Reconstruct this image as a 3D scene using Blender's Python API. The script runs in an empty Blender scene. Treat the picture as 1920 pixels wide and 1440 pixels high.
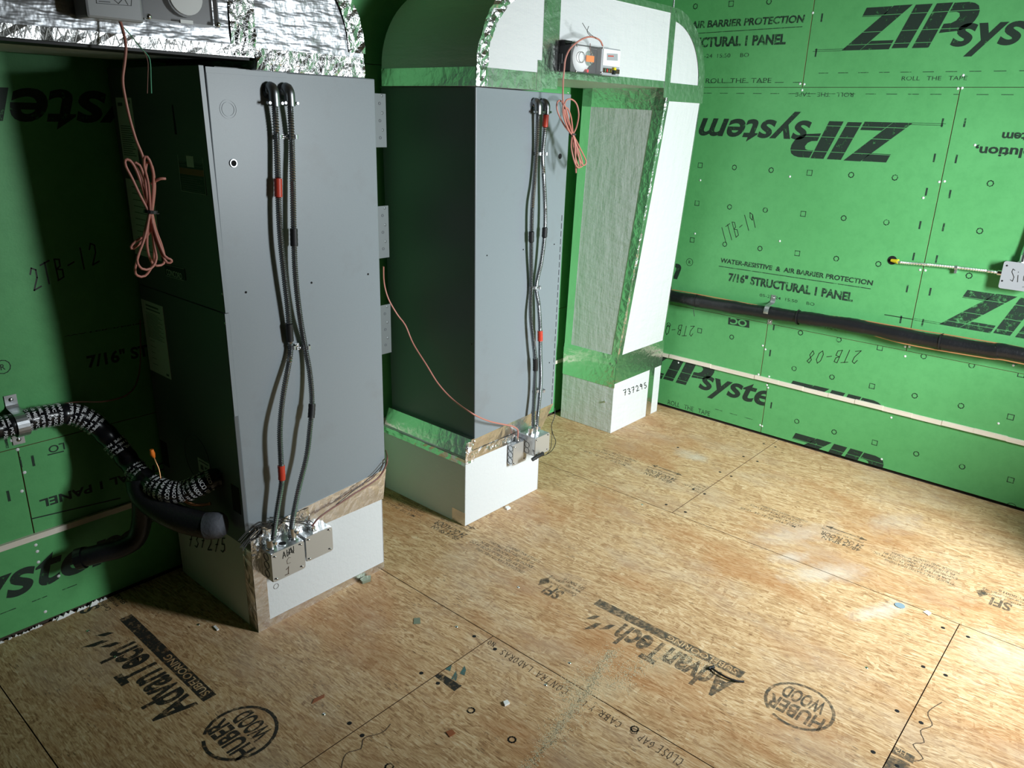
import bpy, bmesh, math, random
from mathutils import Vector, Matrix
random.seed(7)
R_ = math.radians
scn = bpy.context.scene
COL = scn.collection

# ------------------------------------------------------------------ camera
FPX = 1438.27                                   # focal length in pixels of a 1920 px wide frame (27 mm phone lens)
CR = ((0.65946119, -0.75115488, 0.02961897),    # camera right
      (-0.22842917, -0.23777096, -0.94407896),  # camera down
      (0.71619205, 0.6158176, -0.3283864))      # view direction
H = 1.69                                        # held at eye height
cd = bpy.data.cameras.new('camera'); cam = bpy.data.objects.new('camera', cd); COL.objects.link(cam)
cd.sensor_fit = 'HORIZONTAL'; cd.sensor_width = 36.0; cd.lens = 36.0 * FPX / 1920.0
cd.clip_start = 0.05; cd.clip_end = 60
m = Matrix.Identity(4)
for i in range(3):
    m[i][0] = CR[0][i]; m[i][1] = -CR[1][i]; m[i][2] = -CR[2][i]
m[0][3], m[1][3], m[2][3] = 0, 0, H
cam.matrix_world = m
scn.camera = cam

# ------------------------------------------------------------------ light, world, exposure
w = bpy.data.worlds.new('sky'); scn.world = w; w.use_nodes = True
w.node_tree.nodes['Background'].inputs[0].default_value = (0.70, 0.80, 0.95, 1)
w.node_tree.nodes['Background'].inputs[1].default_value = 0.10

def area(name, loc, target, sx, sy, power, color):
    l = bpy.data.lights.new(name, 'AREA'); l.shape = 'RECTANGLE'; l.size = sx; l.size_y = sy
    l.energy = power; l.color = color
    o = bpy.data.objects.new(name, l); COL.objects.link(o); o.location = loc
    d = Vector(target) - Vector(loc); o.rotation_euler = d.to_track_quat('-Z', 'Y').to_euler()
    return o
day = area('doorway_daylight', (2.67, -1.10, 1.62), (3.42, 1.86, 0.30), 0.42, 0.85, 150, (0.885, 0.965, 1.0))
day.data.spread = R_(124)
scn.view_settings.view_transform = 'Standard'; scn.view_settings.look = 'None'
scn.view_settings.exposure = -0.60; scn.view_settings.gamma = 1.0
scn.view_settings.use_curve_mapping = False

# ------------------------------------------------------------------ geometry of the place (metres)
WX = 4.0606                                     # right wall plane
WY = 2.633                                      # left wall plane (behind the air handlers)
def ray(px, py):
    a = (px - 960) / FPX; b = (py - 720) / FPX
    return Vector([CR[0][i] * a + CR[1][i] * b + CR[2][i] for i in range(3)])
EYE = Vector((0, 0, H))
def onX(px, py, X): d = ray(px, py); return EYE + d * (X / d.x)
def onY(px, py, Y): d = ray(px, py); return EYE + d * (Y / d.y)
def onZ(px, py, Z=0.0): d = ray(px, py); return EYE + d * ((Z - H) / d.z)

# ------------------------------------------------------------------ materials
def mat(name, color=(.5, .5, .5), rough=.5, metal=0.0, alpha=None, build=None, spec=.5):
    mt = bpy.data.materials.new(name); mt.use_nodes = True
    nt = mt.node_tree; b = nt.nodes['Principled BSDF']
    b.inputs['Base Color'].default_value = (*color, 1); b.inputs['Roughness'].default_value = rough
    b.inputs['Metallic'].default_value = metal; b.inputs['Specular IOR Level'].default_value = spec
    if build: build(nt, b)
    return mt
def nd(nt, t, ins=None, **kw):
    n = nt.nodes.new(t)
    for k, v in kw.items(): setattr(n, k, v)
    for k, v in (ins or {}).items():
        if hasattr(v, 'is_linked') or isinstance(v, bpy.types.NodeSocket): nt.links.new(v, n.inputs[k])
        else: n.inputs[k].default_value = v
    return n
def coords(nt, scale=(1, 1, 1), rot=(0, 0, 0), loc=(0, 0, 0)):
    tc = nd(nt, 'ShaderNodeTexCoord')
    mp = nd(nt, 'ShaderNodeMapping', {'Vector': tc.outputs['Object'], 'Scale': scale, 'Rotation': rot, 'Location': loc})
    return mp.outputs[0]
def noise(nt, vec, scale, detail=4, rough=.55, out=0):
    return nd(nt, 'ShaderNodeTexNoise', {'Vector': vec, 'Scale': scale, 'Detail': detail, 'Roughness': rough}).outputs[out]
def ramp(nt, fac, stops):
    r = nd(nt, 'ShaderNodeValToRGB', {'Fac': fac}); e = r.color_ramp.elements
    while len(e) < len(stops): e.new(.5)
    for x, (p, c) in zip(e, stops): x.position = p; x.color = (*c, 1) if len(c) == 3 else c
    return r.outputs[0]
def g(v): return (v, v, v)
def mix(nt, fac, a, b, mode='MIX'):
    n = nd(nt, 'ShaderNodeMix', data_type='RGBA', blend_type=mode)
    for s, v in ((0, fac), (6, a), (7, b)):
        if isinstance(v, bpy.types.NodeSocket): nt.links.new(v, n.inputs[s])
        else: n.inputs[s].default_value = v if s == 0 else (*v, 1)
    return n.outputs[2]
def math_(nt, op, a, b=0.0, c=None):
    n = nd(nt, 'ShaderNodeMath', operation=op)
    for i, v in enumerate((a, b) if c is None else (a, b, c)):
        if isinstance(v, bpy.types.NodeSocket): nt.links.new(v, n.inputs[i])
        else: n.inputs[i].default_value = v
    return n.outputs[0]
def bump(nt, b, height, strength=.3, dist=.01):
    n = nd(nt, 'ShaderNodeBump', {'Height': height, 'Strength': strength, 'Distance': dist})
    nt.links.new(n.outputs[0], b.inputs['Normal'])

def zip_green(nt, b):
    v = coords(nt)
    big = noise(nt, v, 1.7, 3); fine = noise(nt, v, 26, 6, .7)
    c = mix(nt, ramp(nt, big, [(.3, g(0)), (.7, g(1))]), (.100, .375, .125), (.120, .425, .150))
    c = mix(nt, ramp(nt, fine, [(.42, g(0)), (.75, g(.28))]), c, (.05, .23, .075))
    sc = noise(nt, coords(nt, (3, 14, 40), (.5, .3, .2)), 3, 5, .8)           # pale scuffs
    c = mix(nt, ramp(nt, sc, [(.70, g(0)), (.80, g(.35))]), c, (.3, .5, .25))
    nt.links.new(c, b.inputs['Base Color'])
    bump(nt, b, noise(nt, v, 160, 3), .08, .004)
M = {}
M['zip'] = mat('green_sheathing', rough=.5, build=zip_green, spec=.35)
M['zip_edge'] = mat('sheathing_edge', (.30, .17, .075), .9)
M['framing'] = mat('shadowed_framing', (.06, .045, .03), .9)

def osb(nt, b):
    v0 = coords(nt)
    wob = nd(nt, 'ShaderNodeTexNoise', {'Vector': v0, 'Scale': 3.0, 'Detail': 3.0}).outputs['Color']
    layers = []
    for k, (ang, sx, sy) in enumerate([(6, 105, 13), (34, 95, 13), (-30, 100, 13), (76, 90, 16), (-8, 150, 18)]):
        tc = nd(nt, 'ShaderNodeTexCoord')
        ad = nd(nt, 'ShaderNodeMix', {0: .06, 6: tc.outputs['Object'], 7: wob}, data_type='RGBA', blend_type='LINEAR_LIGHT')
        mp = nd(nt, 'ShaderNodeMapping', {'Vector': ad.outputs[2], 'Rotation': (0, 0, R_(ang)), 'Location': (k * 3.1, k * 1.7, 0)})
        sc = nd(nt, 'ShaderNodeMapping', {'Vector': mp.outputs[0], 'Scale': (sx, sy, 1)})
        vo = nd(nt, 'ShaderNodeTexVoronoi', {'Vector': sc.outputs[0], 'Scale': 1.0}, voronoi_dimensions='2D')
        sep = nd(nt, 'ShaderNodeSeparateColor', {0: vo.outputs['Color']})
        layers.append((sep.outputs[0], sep.outputs[1], vo.outputs['Distance'], sc.outputs[0]))
    val = layers[0][0]
    for i, th in ((1, .56), (2, .58), (3, .72), (4, .45)):
        msk = math_(nt, 'GREATER_THAN', layers[i][1], th)
        n = nd(nt, 'ShaderNodeMix', {0: msk, 2: val, 3: layers[i][0]}); val = n.outputs[0]
    fs = [noise(nt, coords(nt, (sx, sy, 1), (0, 0, R_(an))), 1, 5, .7) for an, sx, sy in ((7, 230, 24), (-27, 210, 26), (34, 220, 26), (70, 200, 26))]
    pick = noise(nt, v0, 6.5, 3, .6); pick2 = noise(nt, coords(nt, (1, 1, 1), (0, 0, 0), (5, 3, 0)), 8, 3, .6)
    def sel(f, lo, hi, x, y): return nd(nt, 'ShaderNodeMix', {0: nd(nt, 'ShaderNodeMapRange', {0: f, 1: lo, 2: hi}).outputs[0], 2: x, 3: y}).outputs[0]
    f = sel(pick2, .54, .58, sel(pick, .50, .54, fs[0], fs[1]), sel(pick, .46, .50, fs[2], fs[0]))
    f = sel(noise(nt, coords(nt, (1, 1, 1), (0, 0, 0), (1, 8, 0)), 7, 3, .6), .60, .63, f, fs[3])
    f = math_(nt, 'ADD', math_(nt, 'MULTIPLY', math_(nt, 'SUBTRACT', f, .5), 1.75), .5)
    val = math_(nt, 'ADD', math_(nt, 'MULTIPLY', val, .25), math_(nt, 'MULTIPLY', f, .78))
    c = ramp(nt, val, [(.24, (.24, .125, .058)), (.40, (.43, .256, .124)), (.54, (.59, .385, .202)), (.70, (.71, .515, .305)), (.86, (.80, .66, .47))])
    # dark bark flecks
    vf = nd(nt, 'ShaderNodeTexVoronoi', {'Vector': coords(nt, (85, 17, 1), (0, 0, R_(-20))), 'Scale': 1.0}, voronoi_dimensions='2D')
    fl = math_(nt, 'MULTIPLY', math_(nt, 'LESS_THAN', vf.outputs['Distance'], .15),
               math_(nt, 'GREATER_THAN', noise(nt, v0, 9, 3), .60))
    c = mix(nt, math_(nt, 'MULTIPLY', fl, .6), c, (.06, .03, .018))
    # reddish water stains and grey dust, spread by noise
    st = noise(nt, coords(nt, (2.2, 1.0, 1), (0, 0, R_(8)), (3.3, 1, 0)), 1.6, 5, .6)
    c = mix(nt, ramp(nt, st, [(.50, g(0)), (.66, g(.55))]), c, (.40, .165, .055))
    mo = noise(nt, coords(nt, (1.5, .8, 1), (0, 0, R_(-12)), (2, 7, 0)), 6.5, 5, .65)
    c = mix(nt, ramp(nt, mo, [(.50, g(0)), (.68, g(.42))]), c, (.36, .19, .085))
    du = noise(nt, coords(nt, (1.6, .8, 1), (0, 0, R_(-15)), (9, 4, 0)), 1.9, 6, .65)
    c = mix(nt, ramp(nt, du, [(.50, g(0)), (.72, g(.5))]), c, (.50, .40, .31))
    tc = nd(nt, 'ShaderNodeTexCoord')  # pale and greyish patches at fixed spots, sawdust among them
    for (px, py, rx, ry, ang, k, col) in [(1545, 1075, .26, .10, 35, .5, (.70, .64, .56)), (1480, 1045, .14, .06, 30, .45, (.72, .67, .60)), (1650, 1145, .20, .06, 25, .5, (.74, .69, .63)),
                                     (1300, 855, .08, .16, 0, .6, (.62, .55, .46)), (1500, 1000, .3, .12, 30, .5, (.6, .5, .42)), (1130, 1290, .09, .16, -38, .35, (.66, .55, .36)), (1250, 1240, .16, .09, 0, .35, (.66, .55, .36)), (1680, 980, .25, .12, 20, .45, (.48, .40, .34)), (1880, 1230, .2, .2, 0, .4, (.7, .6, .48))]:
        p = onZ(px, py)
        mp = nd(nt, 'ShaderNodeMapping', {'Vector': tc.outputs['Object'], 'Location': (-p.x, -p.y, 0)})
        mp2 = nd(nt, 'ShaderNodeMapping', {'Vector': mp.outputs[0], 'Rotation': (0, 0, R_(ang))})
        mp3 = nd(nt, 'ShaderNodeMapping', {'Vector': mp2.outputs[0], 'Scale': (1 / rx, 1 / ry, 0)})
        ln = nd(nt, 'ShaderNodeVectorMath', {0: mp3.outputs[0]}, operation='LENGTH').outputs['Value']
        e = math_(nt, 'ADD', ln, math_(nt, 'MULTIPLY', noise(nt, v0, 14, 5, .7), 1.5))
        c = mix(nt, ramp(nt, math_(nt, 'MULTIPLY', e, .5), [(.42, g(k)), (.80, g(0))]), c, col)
    nt.links.new(c, b.inputs['Base Color'])
    rr = nd(nt, 'ShaderNodeMapRange', {0: noise(nt, v0, 7, 3), 3: .50, 4: .68}); nt.links.new(rr.outputs[0], b.inputs['Roughness'])
    bump(nt, b, val, .25, .004)
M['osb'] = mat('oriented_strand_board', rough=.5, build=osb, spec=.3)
M['osb_edge'] = mat('board_edge', (.10, .05, .025), .9)

def ink_b(th, soft=.1):
    def f(nt, b):
        n = noise(nt, coords(nt, (1, 1, 1)), 42, 6, .75)
        a = ramp(nt, n, [(th - soft, g(0)), (th + soft, g(1))])
        nt.links.new(a, b.inputs['Alpha'])
    return f
M['ink'] = mat('black_print', (.020, .036, .026), .6, build=ink_b(.36, .09), spec=.3)
M['ink_thin'] = mat('worn_black_print', (.022, .042, .03), .6, build=ink_b(.43, .1), spec=.3)
M['ink_floor'] = mat('black_floor_stamp', (.028, .026, .022), .6, build=ink_b(.42, .1), spec=.3)
M['ink_worn'] = mat('scuffed_floor_stamp', (.075, .07, .058), .6, build=ink_b(.49, .17), spec=.3)
M['marker'] = mat('black_marker', (.010, .012, .010), .5)
M['pencil'] = mat('pencil_line', (.10, .065, .04), .7)
M['teal_ink'] = mat('teal_stamp', (.06, .15, .14), .6, build=ink_b(.42, .1))

def grey_paint(nt, b):
    v = coords(nt)
    c = mix(nt, noise(nt, v, 420, 2), (.205, .235, .255), (.24, .27, .292))
    sm = noise(nt, coords(nt, (4, 4, 4)), 1.5, 5, .65)
    c = mix(nt, ramp(nt, sm, [(.58, g(0)), (.72, g(.35))]), c, (.19, .195, .20))
    nt.links.new(c, b.inputs['Base Color'])
    bump(nt, b, noise(nt, v, 520, 2), .06, .002)
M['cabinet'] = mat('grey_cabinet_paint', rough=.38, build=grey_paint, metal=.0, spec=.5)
M['cabinet_shaded'] = mat('shaded_cabinet_paint', (.10, .112, .12), .42)  # cabinet grey with side shade put into the colour; also dark small parts
M['black'] = mat('black_plastic', (.012, .012, .013), .45)
M['rubber'] = mat('black_rubber', (.010, .010, .011), .55)

def facing(nt, b):
    v = coords(nt)
    w1 = noise(nt, coords(nt, (9, 9, 2.2), (.2, R_(28), .3)), 2.2, 6, .6)
    w2 = noise(nt, coords(nt, (3, 3, 9), (.4, R_(-20), 0)), 3.2, 4, .6)
    gr = nd(nt, 'ShaderNodeTexWave', {'Vector': coords(nt, (1, 1, 0)), 'Scale': 26.0, 'Distortion': 1.2})
    h = math_(nt, 'ADD', math_(nt, 'ADD', w1, w2), math_(nt, 'MULTIPLY', gr.outputs['Fac'], .05))
    bump(nt, b, h, .34, .014)
M['facing'] = mat('white_insulation_facing', (.64, .65, .65), .5, build=facing, spec=.35)
def facing_flat(nt, b):
    bump(nt, b, noise(nt, coords(nt, (1, 1, 1)), 60, 4, .6), .25, .006)
M['facing_flat'] = mat('white_board_facing', (.63, .645, .65), .55, build=facing_flat, spec=.3)
def facing_wrap(nt, b):
    w1 = noise(nt, coords(nt, (5, 5, 30), (.3, .2, 0)), 2.0, 4, .6)
    bump(nt, b, w1, .5, .012)
M['facing_soft'] = mat('grey_white_soft_facing', (.56, .57, .55), .5, build=facing_wrap, spec=.35)

def foil_b(sc, st, dist=.012):
    def f(nt, b):
        w1 = noise(nt, coords(nt, (1, 1, 1)), sc, 5, .65)
        w2 = nd(nt, 'ShaderNodeTexVoronoi', {'Vector': coords(nt), 'Scale': sc * 1.6}, feature='DISTANCE_TO_EDGE').outputs['Distance']
        h = math_(nt, 'ADD', w1, math_(nt, 'MULTIPLY', w2, .6))
        bump(nt, b, h, st, dist)
    return f
M['foil'] = mat('aluminium_foil_tape', (.80, .80, .79), .24, 1.0, build=foil_b(13, .35))
M['foil_crumpled'] = mat('crumpled_foil_tape', (.86, .87, .88), .22, 1.0, build=foil_b(20, .55, .014))
def fsk(nt, b):
    w1 = noise(nt, coords(nt, (3, 3, 12), (0, R_(14), 0)), 2.0, 3, .5)
    w2 = noise(nt, coords(nt, (7, 7, 5), (0, R_(-35), 0)), 3.0, 3, .5)
    bump(nt, b, math_(nt, 'ADD', w1, math_(nt, 'MULTIPLY', w2, .45)), .42, .03)
M['fsk'] = mat('silver_duct_wrap', (.44, .45, .47), .38, .80, build=fsk)
M['scrim'] = mat('white_scrim_thread', (.88, .89, .90), .4)
def galv(nt, b):
    vo = nd(nt, 'ShaderNodeTexVoronoi', {'Vector': coords(nt), 'Scale': 60.0})
    sp = nd(nt, 'ShaderNodeSeparateColor', {0: vo.outputs['Color']})
    c = mix(nt, sp.outputs[0], (.50, .52, .54), (.68, .70, .72)); nt.links.new(c, b.inputs['Base Color'])
M['galv'] = mat('galvanised_steel', rough=.38, metal=.9, build=galv)
M['cover'] = mat('dull_steel_cover', (.50, .48, .44), .5, .55)
M['steel'] = mat('bright_zinc', (.78, .79, .80), .25, 1.0)
M['armor'] = mat('armored_hose_steel', (.36, .37, .38), .30, 1.0)
M['galv_shaded'] = mat('shaded_zinc_plate', (.17, .19, .19), .5, .5)  # galvanised steel with shade and dark reflections put into its colour
M['zinc_fitting'] = mat('grey_zinc_fitting', (.30, .31, .32), .36, 1.0)
M['hole'] = mat('dark_hole', (.004, .004, .004), .9)
M['red_tape'] = mat('red_tape', (.55, .045, .02), .45)
M['orange'] = mat('orange_label', (.95, .22, .02), .5)
M['pink_cable'] = mat('salmon_cable', (.52, .205, .16), .42)
M['brown_wire'] = mat('brown_wire', (.20, .08, .06), .5)
M['green_wire'] = mat('green_wire', (.10, .42, .24), .5)
M['black_wire'] = mat('black_wire', (.012, .011, .010), .5)
M['copper'] = mat('bare_copper', (.86, .42, .22), .25, 1.0)
M['copper_pvc'] = mat('copper_coloured_wire', (.62, .30, .13), .35, .4)
def foam_b(nt, b): bump(nt, b, noise(nt, coords(nt, (30, 30, 30)), 3, 4), .4, .004)
M['foam'] = mat('black_foam_insulation', (.010, .0105, .012), .36, build=foam_b)
M['foam_grey'] = mat('grey_foam_insulation', (.085, .09, .105), .55, build=foam_b)
M['wrap'] = mat('black_pipe_wrap', (.008, .008, .010), .25)
M['white_print'] = mat('white_print', (.80, .80, .82), .5)
M['lath'] = mat('pale_wood_strip', (.78, .71, .60), .6, build=lambda nt, b: nt.links.new(mix(nt, noise(nt, coords(nt, (4, 4, 60)), 3, 4), (.70, .60, .46), (.84, .79, .70)), b.inputs['Base Color']))
M['paper'] = mat('paper_label', (.60, .62, .58), .6)
M['paper_dark'] = mat('dark_label', (.016, .018, .02), .45)
M['label_print'] = mat('grey_label_print', (.12, .13, .13), .6)
M['rust_band'] = mat('rust_orange_band', (.30, .09, .03), .5)
M['yellow'] = mat('yellow_plastic', (.80, .62, .02), .4)
M['pcb'] = mat('circuit_board', (.05, .035, .02), .5)
M['grey_plastic'] = mat('grey_plastic', (.36, .37, .39), .4)
M['white_plastic'] = mat('white_plastic', (.78, .79, .78), .4)
M['smoke_black'] = mat('charcoal_plastic', (.03, .032, .035), .35)
def clear_b(nt, b):
    b.inputs['Transmission Weight'].default_value = 0.0
    b.inputs['Alpha'].default_value = .06
M['clear'] = mat('clear_plastic_cover', (.75, .72, .72), .08, build=clear_b)
M['sawdust'] = mat('pale_sawdust', (.66, .54, .34), .8)
M['crumb'] = mat('white_chip_gap_light', (.85, .85, .83), .7)  # floor chips, and white bits that stand for daylight in the wall crack
M['wood_scrap'] = mat('wood_splinter', (.75, .52, .25), .7)
M['ceiling'] = mat('plain_wood_ceiling', (.16, .12, .07), .8)
M['bare_framing'] = mat('unlit_bare_framing', (.05, .042, .03), .9)
M['red_plastic'] = mat('red_plastic', (.75, .03, .04), .4)
M['disc_blue'] = mat('blue_grey_disc', (.22, .30, .36), .5)
M['tape_scrap'] = mat('grey_green_tape', (.26, .30, .22), .45, .3)

# ------------------------------------------------------------------ mesh helpers
class MB:
    """collects shapes in world coordinates; build() links them as ONE mesh object"""
    def __init__(s): s.v = []; s.f = []; s.sm = []
    def add(s, vs, fs, smooth=False):
        o = len(s.v); s.v += [tuple(p) for p in vs]
        s.f += [tuple(i + o for i in f) for f in fs]; s.sm += [smooth] * len(fs); return s
    def hexa(s, b, t):                            # bottom quad, top quad (same winding)
        return s.add(list(b) + list(t), [(3, 2, 1, 0), (4, 5, 6, 7)] + [(i, (i + 1) % 4, (i + 1) % 4 + 4, i + 4) for i in range(4)])
    def box(s, x0, x1, y0, y1, z0, z1):
        return s.hexa([(x0, y0, z0), (x1, y0, z0), (x1, y1, z0), (x0, y1, z0)], [(x0, y0, z1), (x1, y0, z1), (x1, y1, z1), (x0, y1, z1)])
    def prism(s, pts, d):                         # planar outline pushed by vector d
        n = len(pts); d = Vector(d); pts = [Vector(p) for p in pts]
        return s.add(pts + [p + d for p in pts], [tuple(range(n))[::-1], tuple(range(n, 2 * n))] + [(i, (i + 1) % n, (i + 1) % n + n, i + n) for i in range(n)])
    def cyl(s, p0, p1, r0, r1=None, n=16, smooth=True):
        p0, p1 = Vector(p0), Vector(p1); r1 = r0 if r1 is None else r1
        return s.tube([p0, p1], [r0, r1], n, smooth)
    def tube(s, path, r, n=10, smooth=True, caps=True):
        path = [Vector(p) for p in path]; k = len(path)
        rr = r if isinstance(r, (list, tuple)) else [r] * k
        fr = frames(path); vs = []; fs = []
        for (p, t, a, b), q in zip(fr, rr):
            for i in range(n):
                an = 2 * math.pi * i / n
                vs.append(p + a * (math.cos(an) * q) + b * (math.sin(an) * q))
        for j in range(k - 1):
            for i in range(n):
                fs.append((j * n + i, j * n + (i + 1) % n, (j + 1) * n + (i + 1) % n, (j + 1) * n + i))
        s.add(vs, fs, smooth)
        if caps:
            s.add(vs[:n], [tuple(range(n))[::-1]]); s.add(vs[-n:], [tuple(range(n))])
        return s
    def ring(s, c, nrm, r0, r1, depth, n=20):     # flat annulus with thickness
        c = Vector(c); nrm = Vector(nrm).normalized(); a, b = perp(nrm); vs = []; fs = []
        for i in range(n):
            an = 2 * math.pi * i / n; d = a * math.cos(an) + b * math.sin(an)
            vs += [c + d * r0, c + d * r1, c + d * r0 + nrm * depth, c + d * r1 + nrm * depth]
        for i in range(n):
            j = (i + 1) % n; q = [4 * i, 4 * i + 1, 4 * i + 2, 4 * i + 3, 4 * j, 4 * j + 1, 4 * j + 2, 4 * j + 3]
            fs += [(q[2], q[3], q[7], q[6]), (q[1], q[5], q[7], q[3]), (q[0], q[2], q[6], q[4])]
        return s.add(vs, fs)
    def dome(s, c, nrm, r, h, n=10):
        c = Vector(c); nrm = Vector(nrm).normalized(); a, b = perp(nrm); vs = []; fs = []
        for q, z in ((1, 0), (.85, .6), (.45, 1)):
            for i in range(n):
                an = 2 * math.pi * i / n; vs.append(c + (a * math.cos(an) + b * math.sin(an)) * r * q + nrm * h * z)
        for j in range(2):
            for i in range(n): fs.append((j * n + i, j * n + (i + 1) % n, (j + 1) * n + (i + 1) % n, (j + 1) * n + i))
        fs.append(tuple(range(2 * n, 3 * n))); return s.add(vs, fs, True)
    def build(s, name, material, parent=None, bevel=0.0, kind=None, label=None, origin=None, seg=2):
        org = ORG[parent.name] if parent else Vector(origin or (0, 0, 0))
        me = bpy.data.meshes.new(name)
        me.from_pydata([tuple(Vector(p) - org) for p in s.v], [], s.f)
        me.polygons.foreach_set('use_smooth', s.sm)
        bm = bmesh.new(); bm.from_mesh(me)
        bmesh.ops.recalc_face_normals(bm, faces=bm.faces)
        if bevel:
            bmesh.ops.bevel(bm, geom=bm.edges[:], offset=bevel, segments=seg, affect='EDGES', profile=.5)
        bm.to_mesh(me); bm.free()
        mats = material if isinstance(material, (list, tuple)) else [material]
        for q in mats: me.materials.append(M[q] if isinstance(q, str) else q)
        o = bpy.data.objects.new(name, me); COL.objects.link(o)
        ORG[o.name] = org
        if parent: o.parent = parent
        else: o.location = org
        if kind: o['kind'] = kind
        if label: o['label'] = label
        return o
ORG = {}
def perp(n):
    a = n.cross(Vector((0, 0, 1)))
    if a.length < 1e-3: a = n.cross(Vector((0, 1, 0)))
    a.normalize(); return a, n.cross(a).normalized()
def frames(path):
    out = []; k = len(path); a = None
    for i, p in enumerate(path):
        t = (path[min(i + 1, k - 1)] - path[max(i - 1, 0)]).normalized()
        if a is None: a, _ = perp(t)
        else:
            a = a - t * a.dot(t)
            a = a.normalized() if a.length > 1e-6 else perp(t)[0]
        out.append((p, t, a, t.cross(a).normalized()))
    return out
def spline(pts, step=.01, closed=False):
    pts = [Vector(p) for p in pts]; out = []; n = len(pts)
    rng = range(n if closed else n - 1)
    for i in rng:
        gp = (lambda k: pts[k % n]) if closed else (lambda k: pts[max(0, min(n - 1, k))])
        p0, p1, p2, p3 = gp(i - 1), gp(i), gp(i + 1), gp(i + 2)
        c = max(2, int((p2 - p1).length / step))
        for j in range(c):
            t = j / c; t2 = t * t; t3 = t2 * t
            out.append(.5 * (2 * p1 + (p2 - p0) * t + (2 * p0 - 5 * p1 + 4 * p2 - p3) * t2 + (3 * p1 - p0 - 3 * p2 + p3) * t3))
    if not closed: out.append(pts[-1])
    return out
def thing(name, label, cat, loc, group=None):
    o = bpy.data.objects.new(name, None); COL.objects.link(o); o.empty_display_size = .05
    o.location = loc; ORG[o.name] = Vector(loc); tag(o, label, cat, group); return o
def tag(o, label, cat, group=None):
    o['label'] = label; o['category'] = cat
    if group: o['group'] = group
    return o
def inst(name, mesh, parent, loc, rot=None):      # a small part that shares its mesh
    o = bpy.data.objects.new(name, mesh); COL.objects.link(o); o.parent = parent
    o.location = Vector(loc) - ORG[parent.name]; ORG[o.name] = ORG[parent.name]
    if rot is not None: o.rotation_euler = rot
    return o

# ------------------------------------------------------------------ flat print: text, logos, hand writing
class Plane:
    def __init__(s, to3, frompx): s.to3 = to3; s.px = frompx
def plane_X(X):                                   # face looking towards -X
    return Plane(lambda a, b, o=0.0: Vector((X - o, -a, b)), lambda x, y: (lambda p: Vector((-p.y, p.z)))(onX(x, y, X)))
def plane_Y(Y):                                   # face looking towards -Y
    return Plane(lambda a, b, o=0.0: Vector((a, Y - o, b)), lambda x, y: (lambda p: Vector((p.x, p.z)))(onY(x, y, Y)))
def plane_Z(Z=0.0):
    return Plane(lambda a, b, o=0.0: Vector((a, b, Z + o)), lambda x, y: (lambda p: Vector((p.x, p.y)))(onZ(x, y, Z)))
FONT = {}
def glyphs(txt, bold):
    key = (txt, bold)
    if key in FONT: return FONT[key]
    c = bpy.data.curves.new('lettering', 'FONT'); c.body = txt; c.size = 1.0; c.resolution_u = 5 if len(txt) < 10 else 3; c.fill_mode = 'FRONT'; c.offset = bold
    o = bpy.data.objects.new('lettering', c); COL.objects.link(o)
    dg = bpy.context.evaluated_depsgraph_get(); dg.update()
    me = o.evaluated_get(dg).to_mesh()
    vs = [(p.co.x, p.co.y) for p in me.vertices]; fs = [tuple(p.vertices) for p in me.polygons]
    bpy.data.objects.remove(o); bpy.data.curves.remove(c)
    x0 = min(p[0] for p in vs); x1 = max(p[0] for p in vs)
    FONT[key] = ([((x - x0) / (x1 - x0), y / .70) for x, y in vs], fs); return FONT[key]
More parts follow.
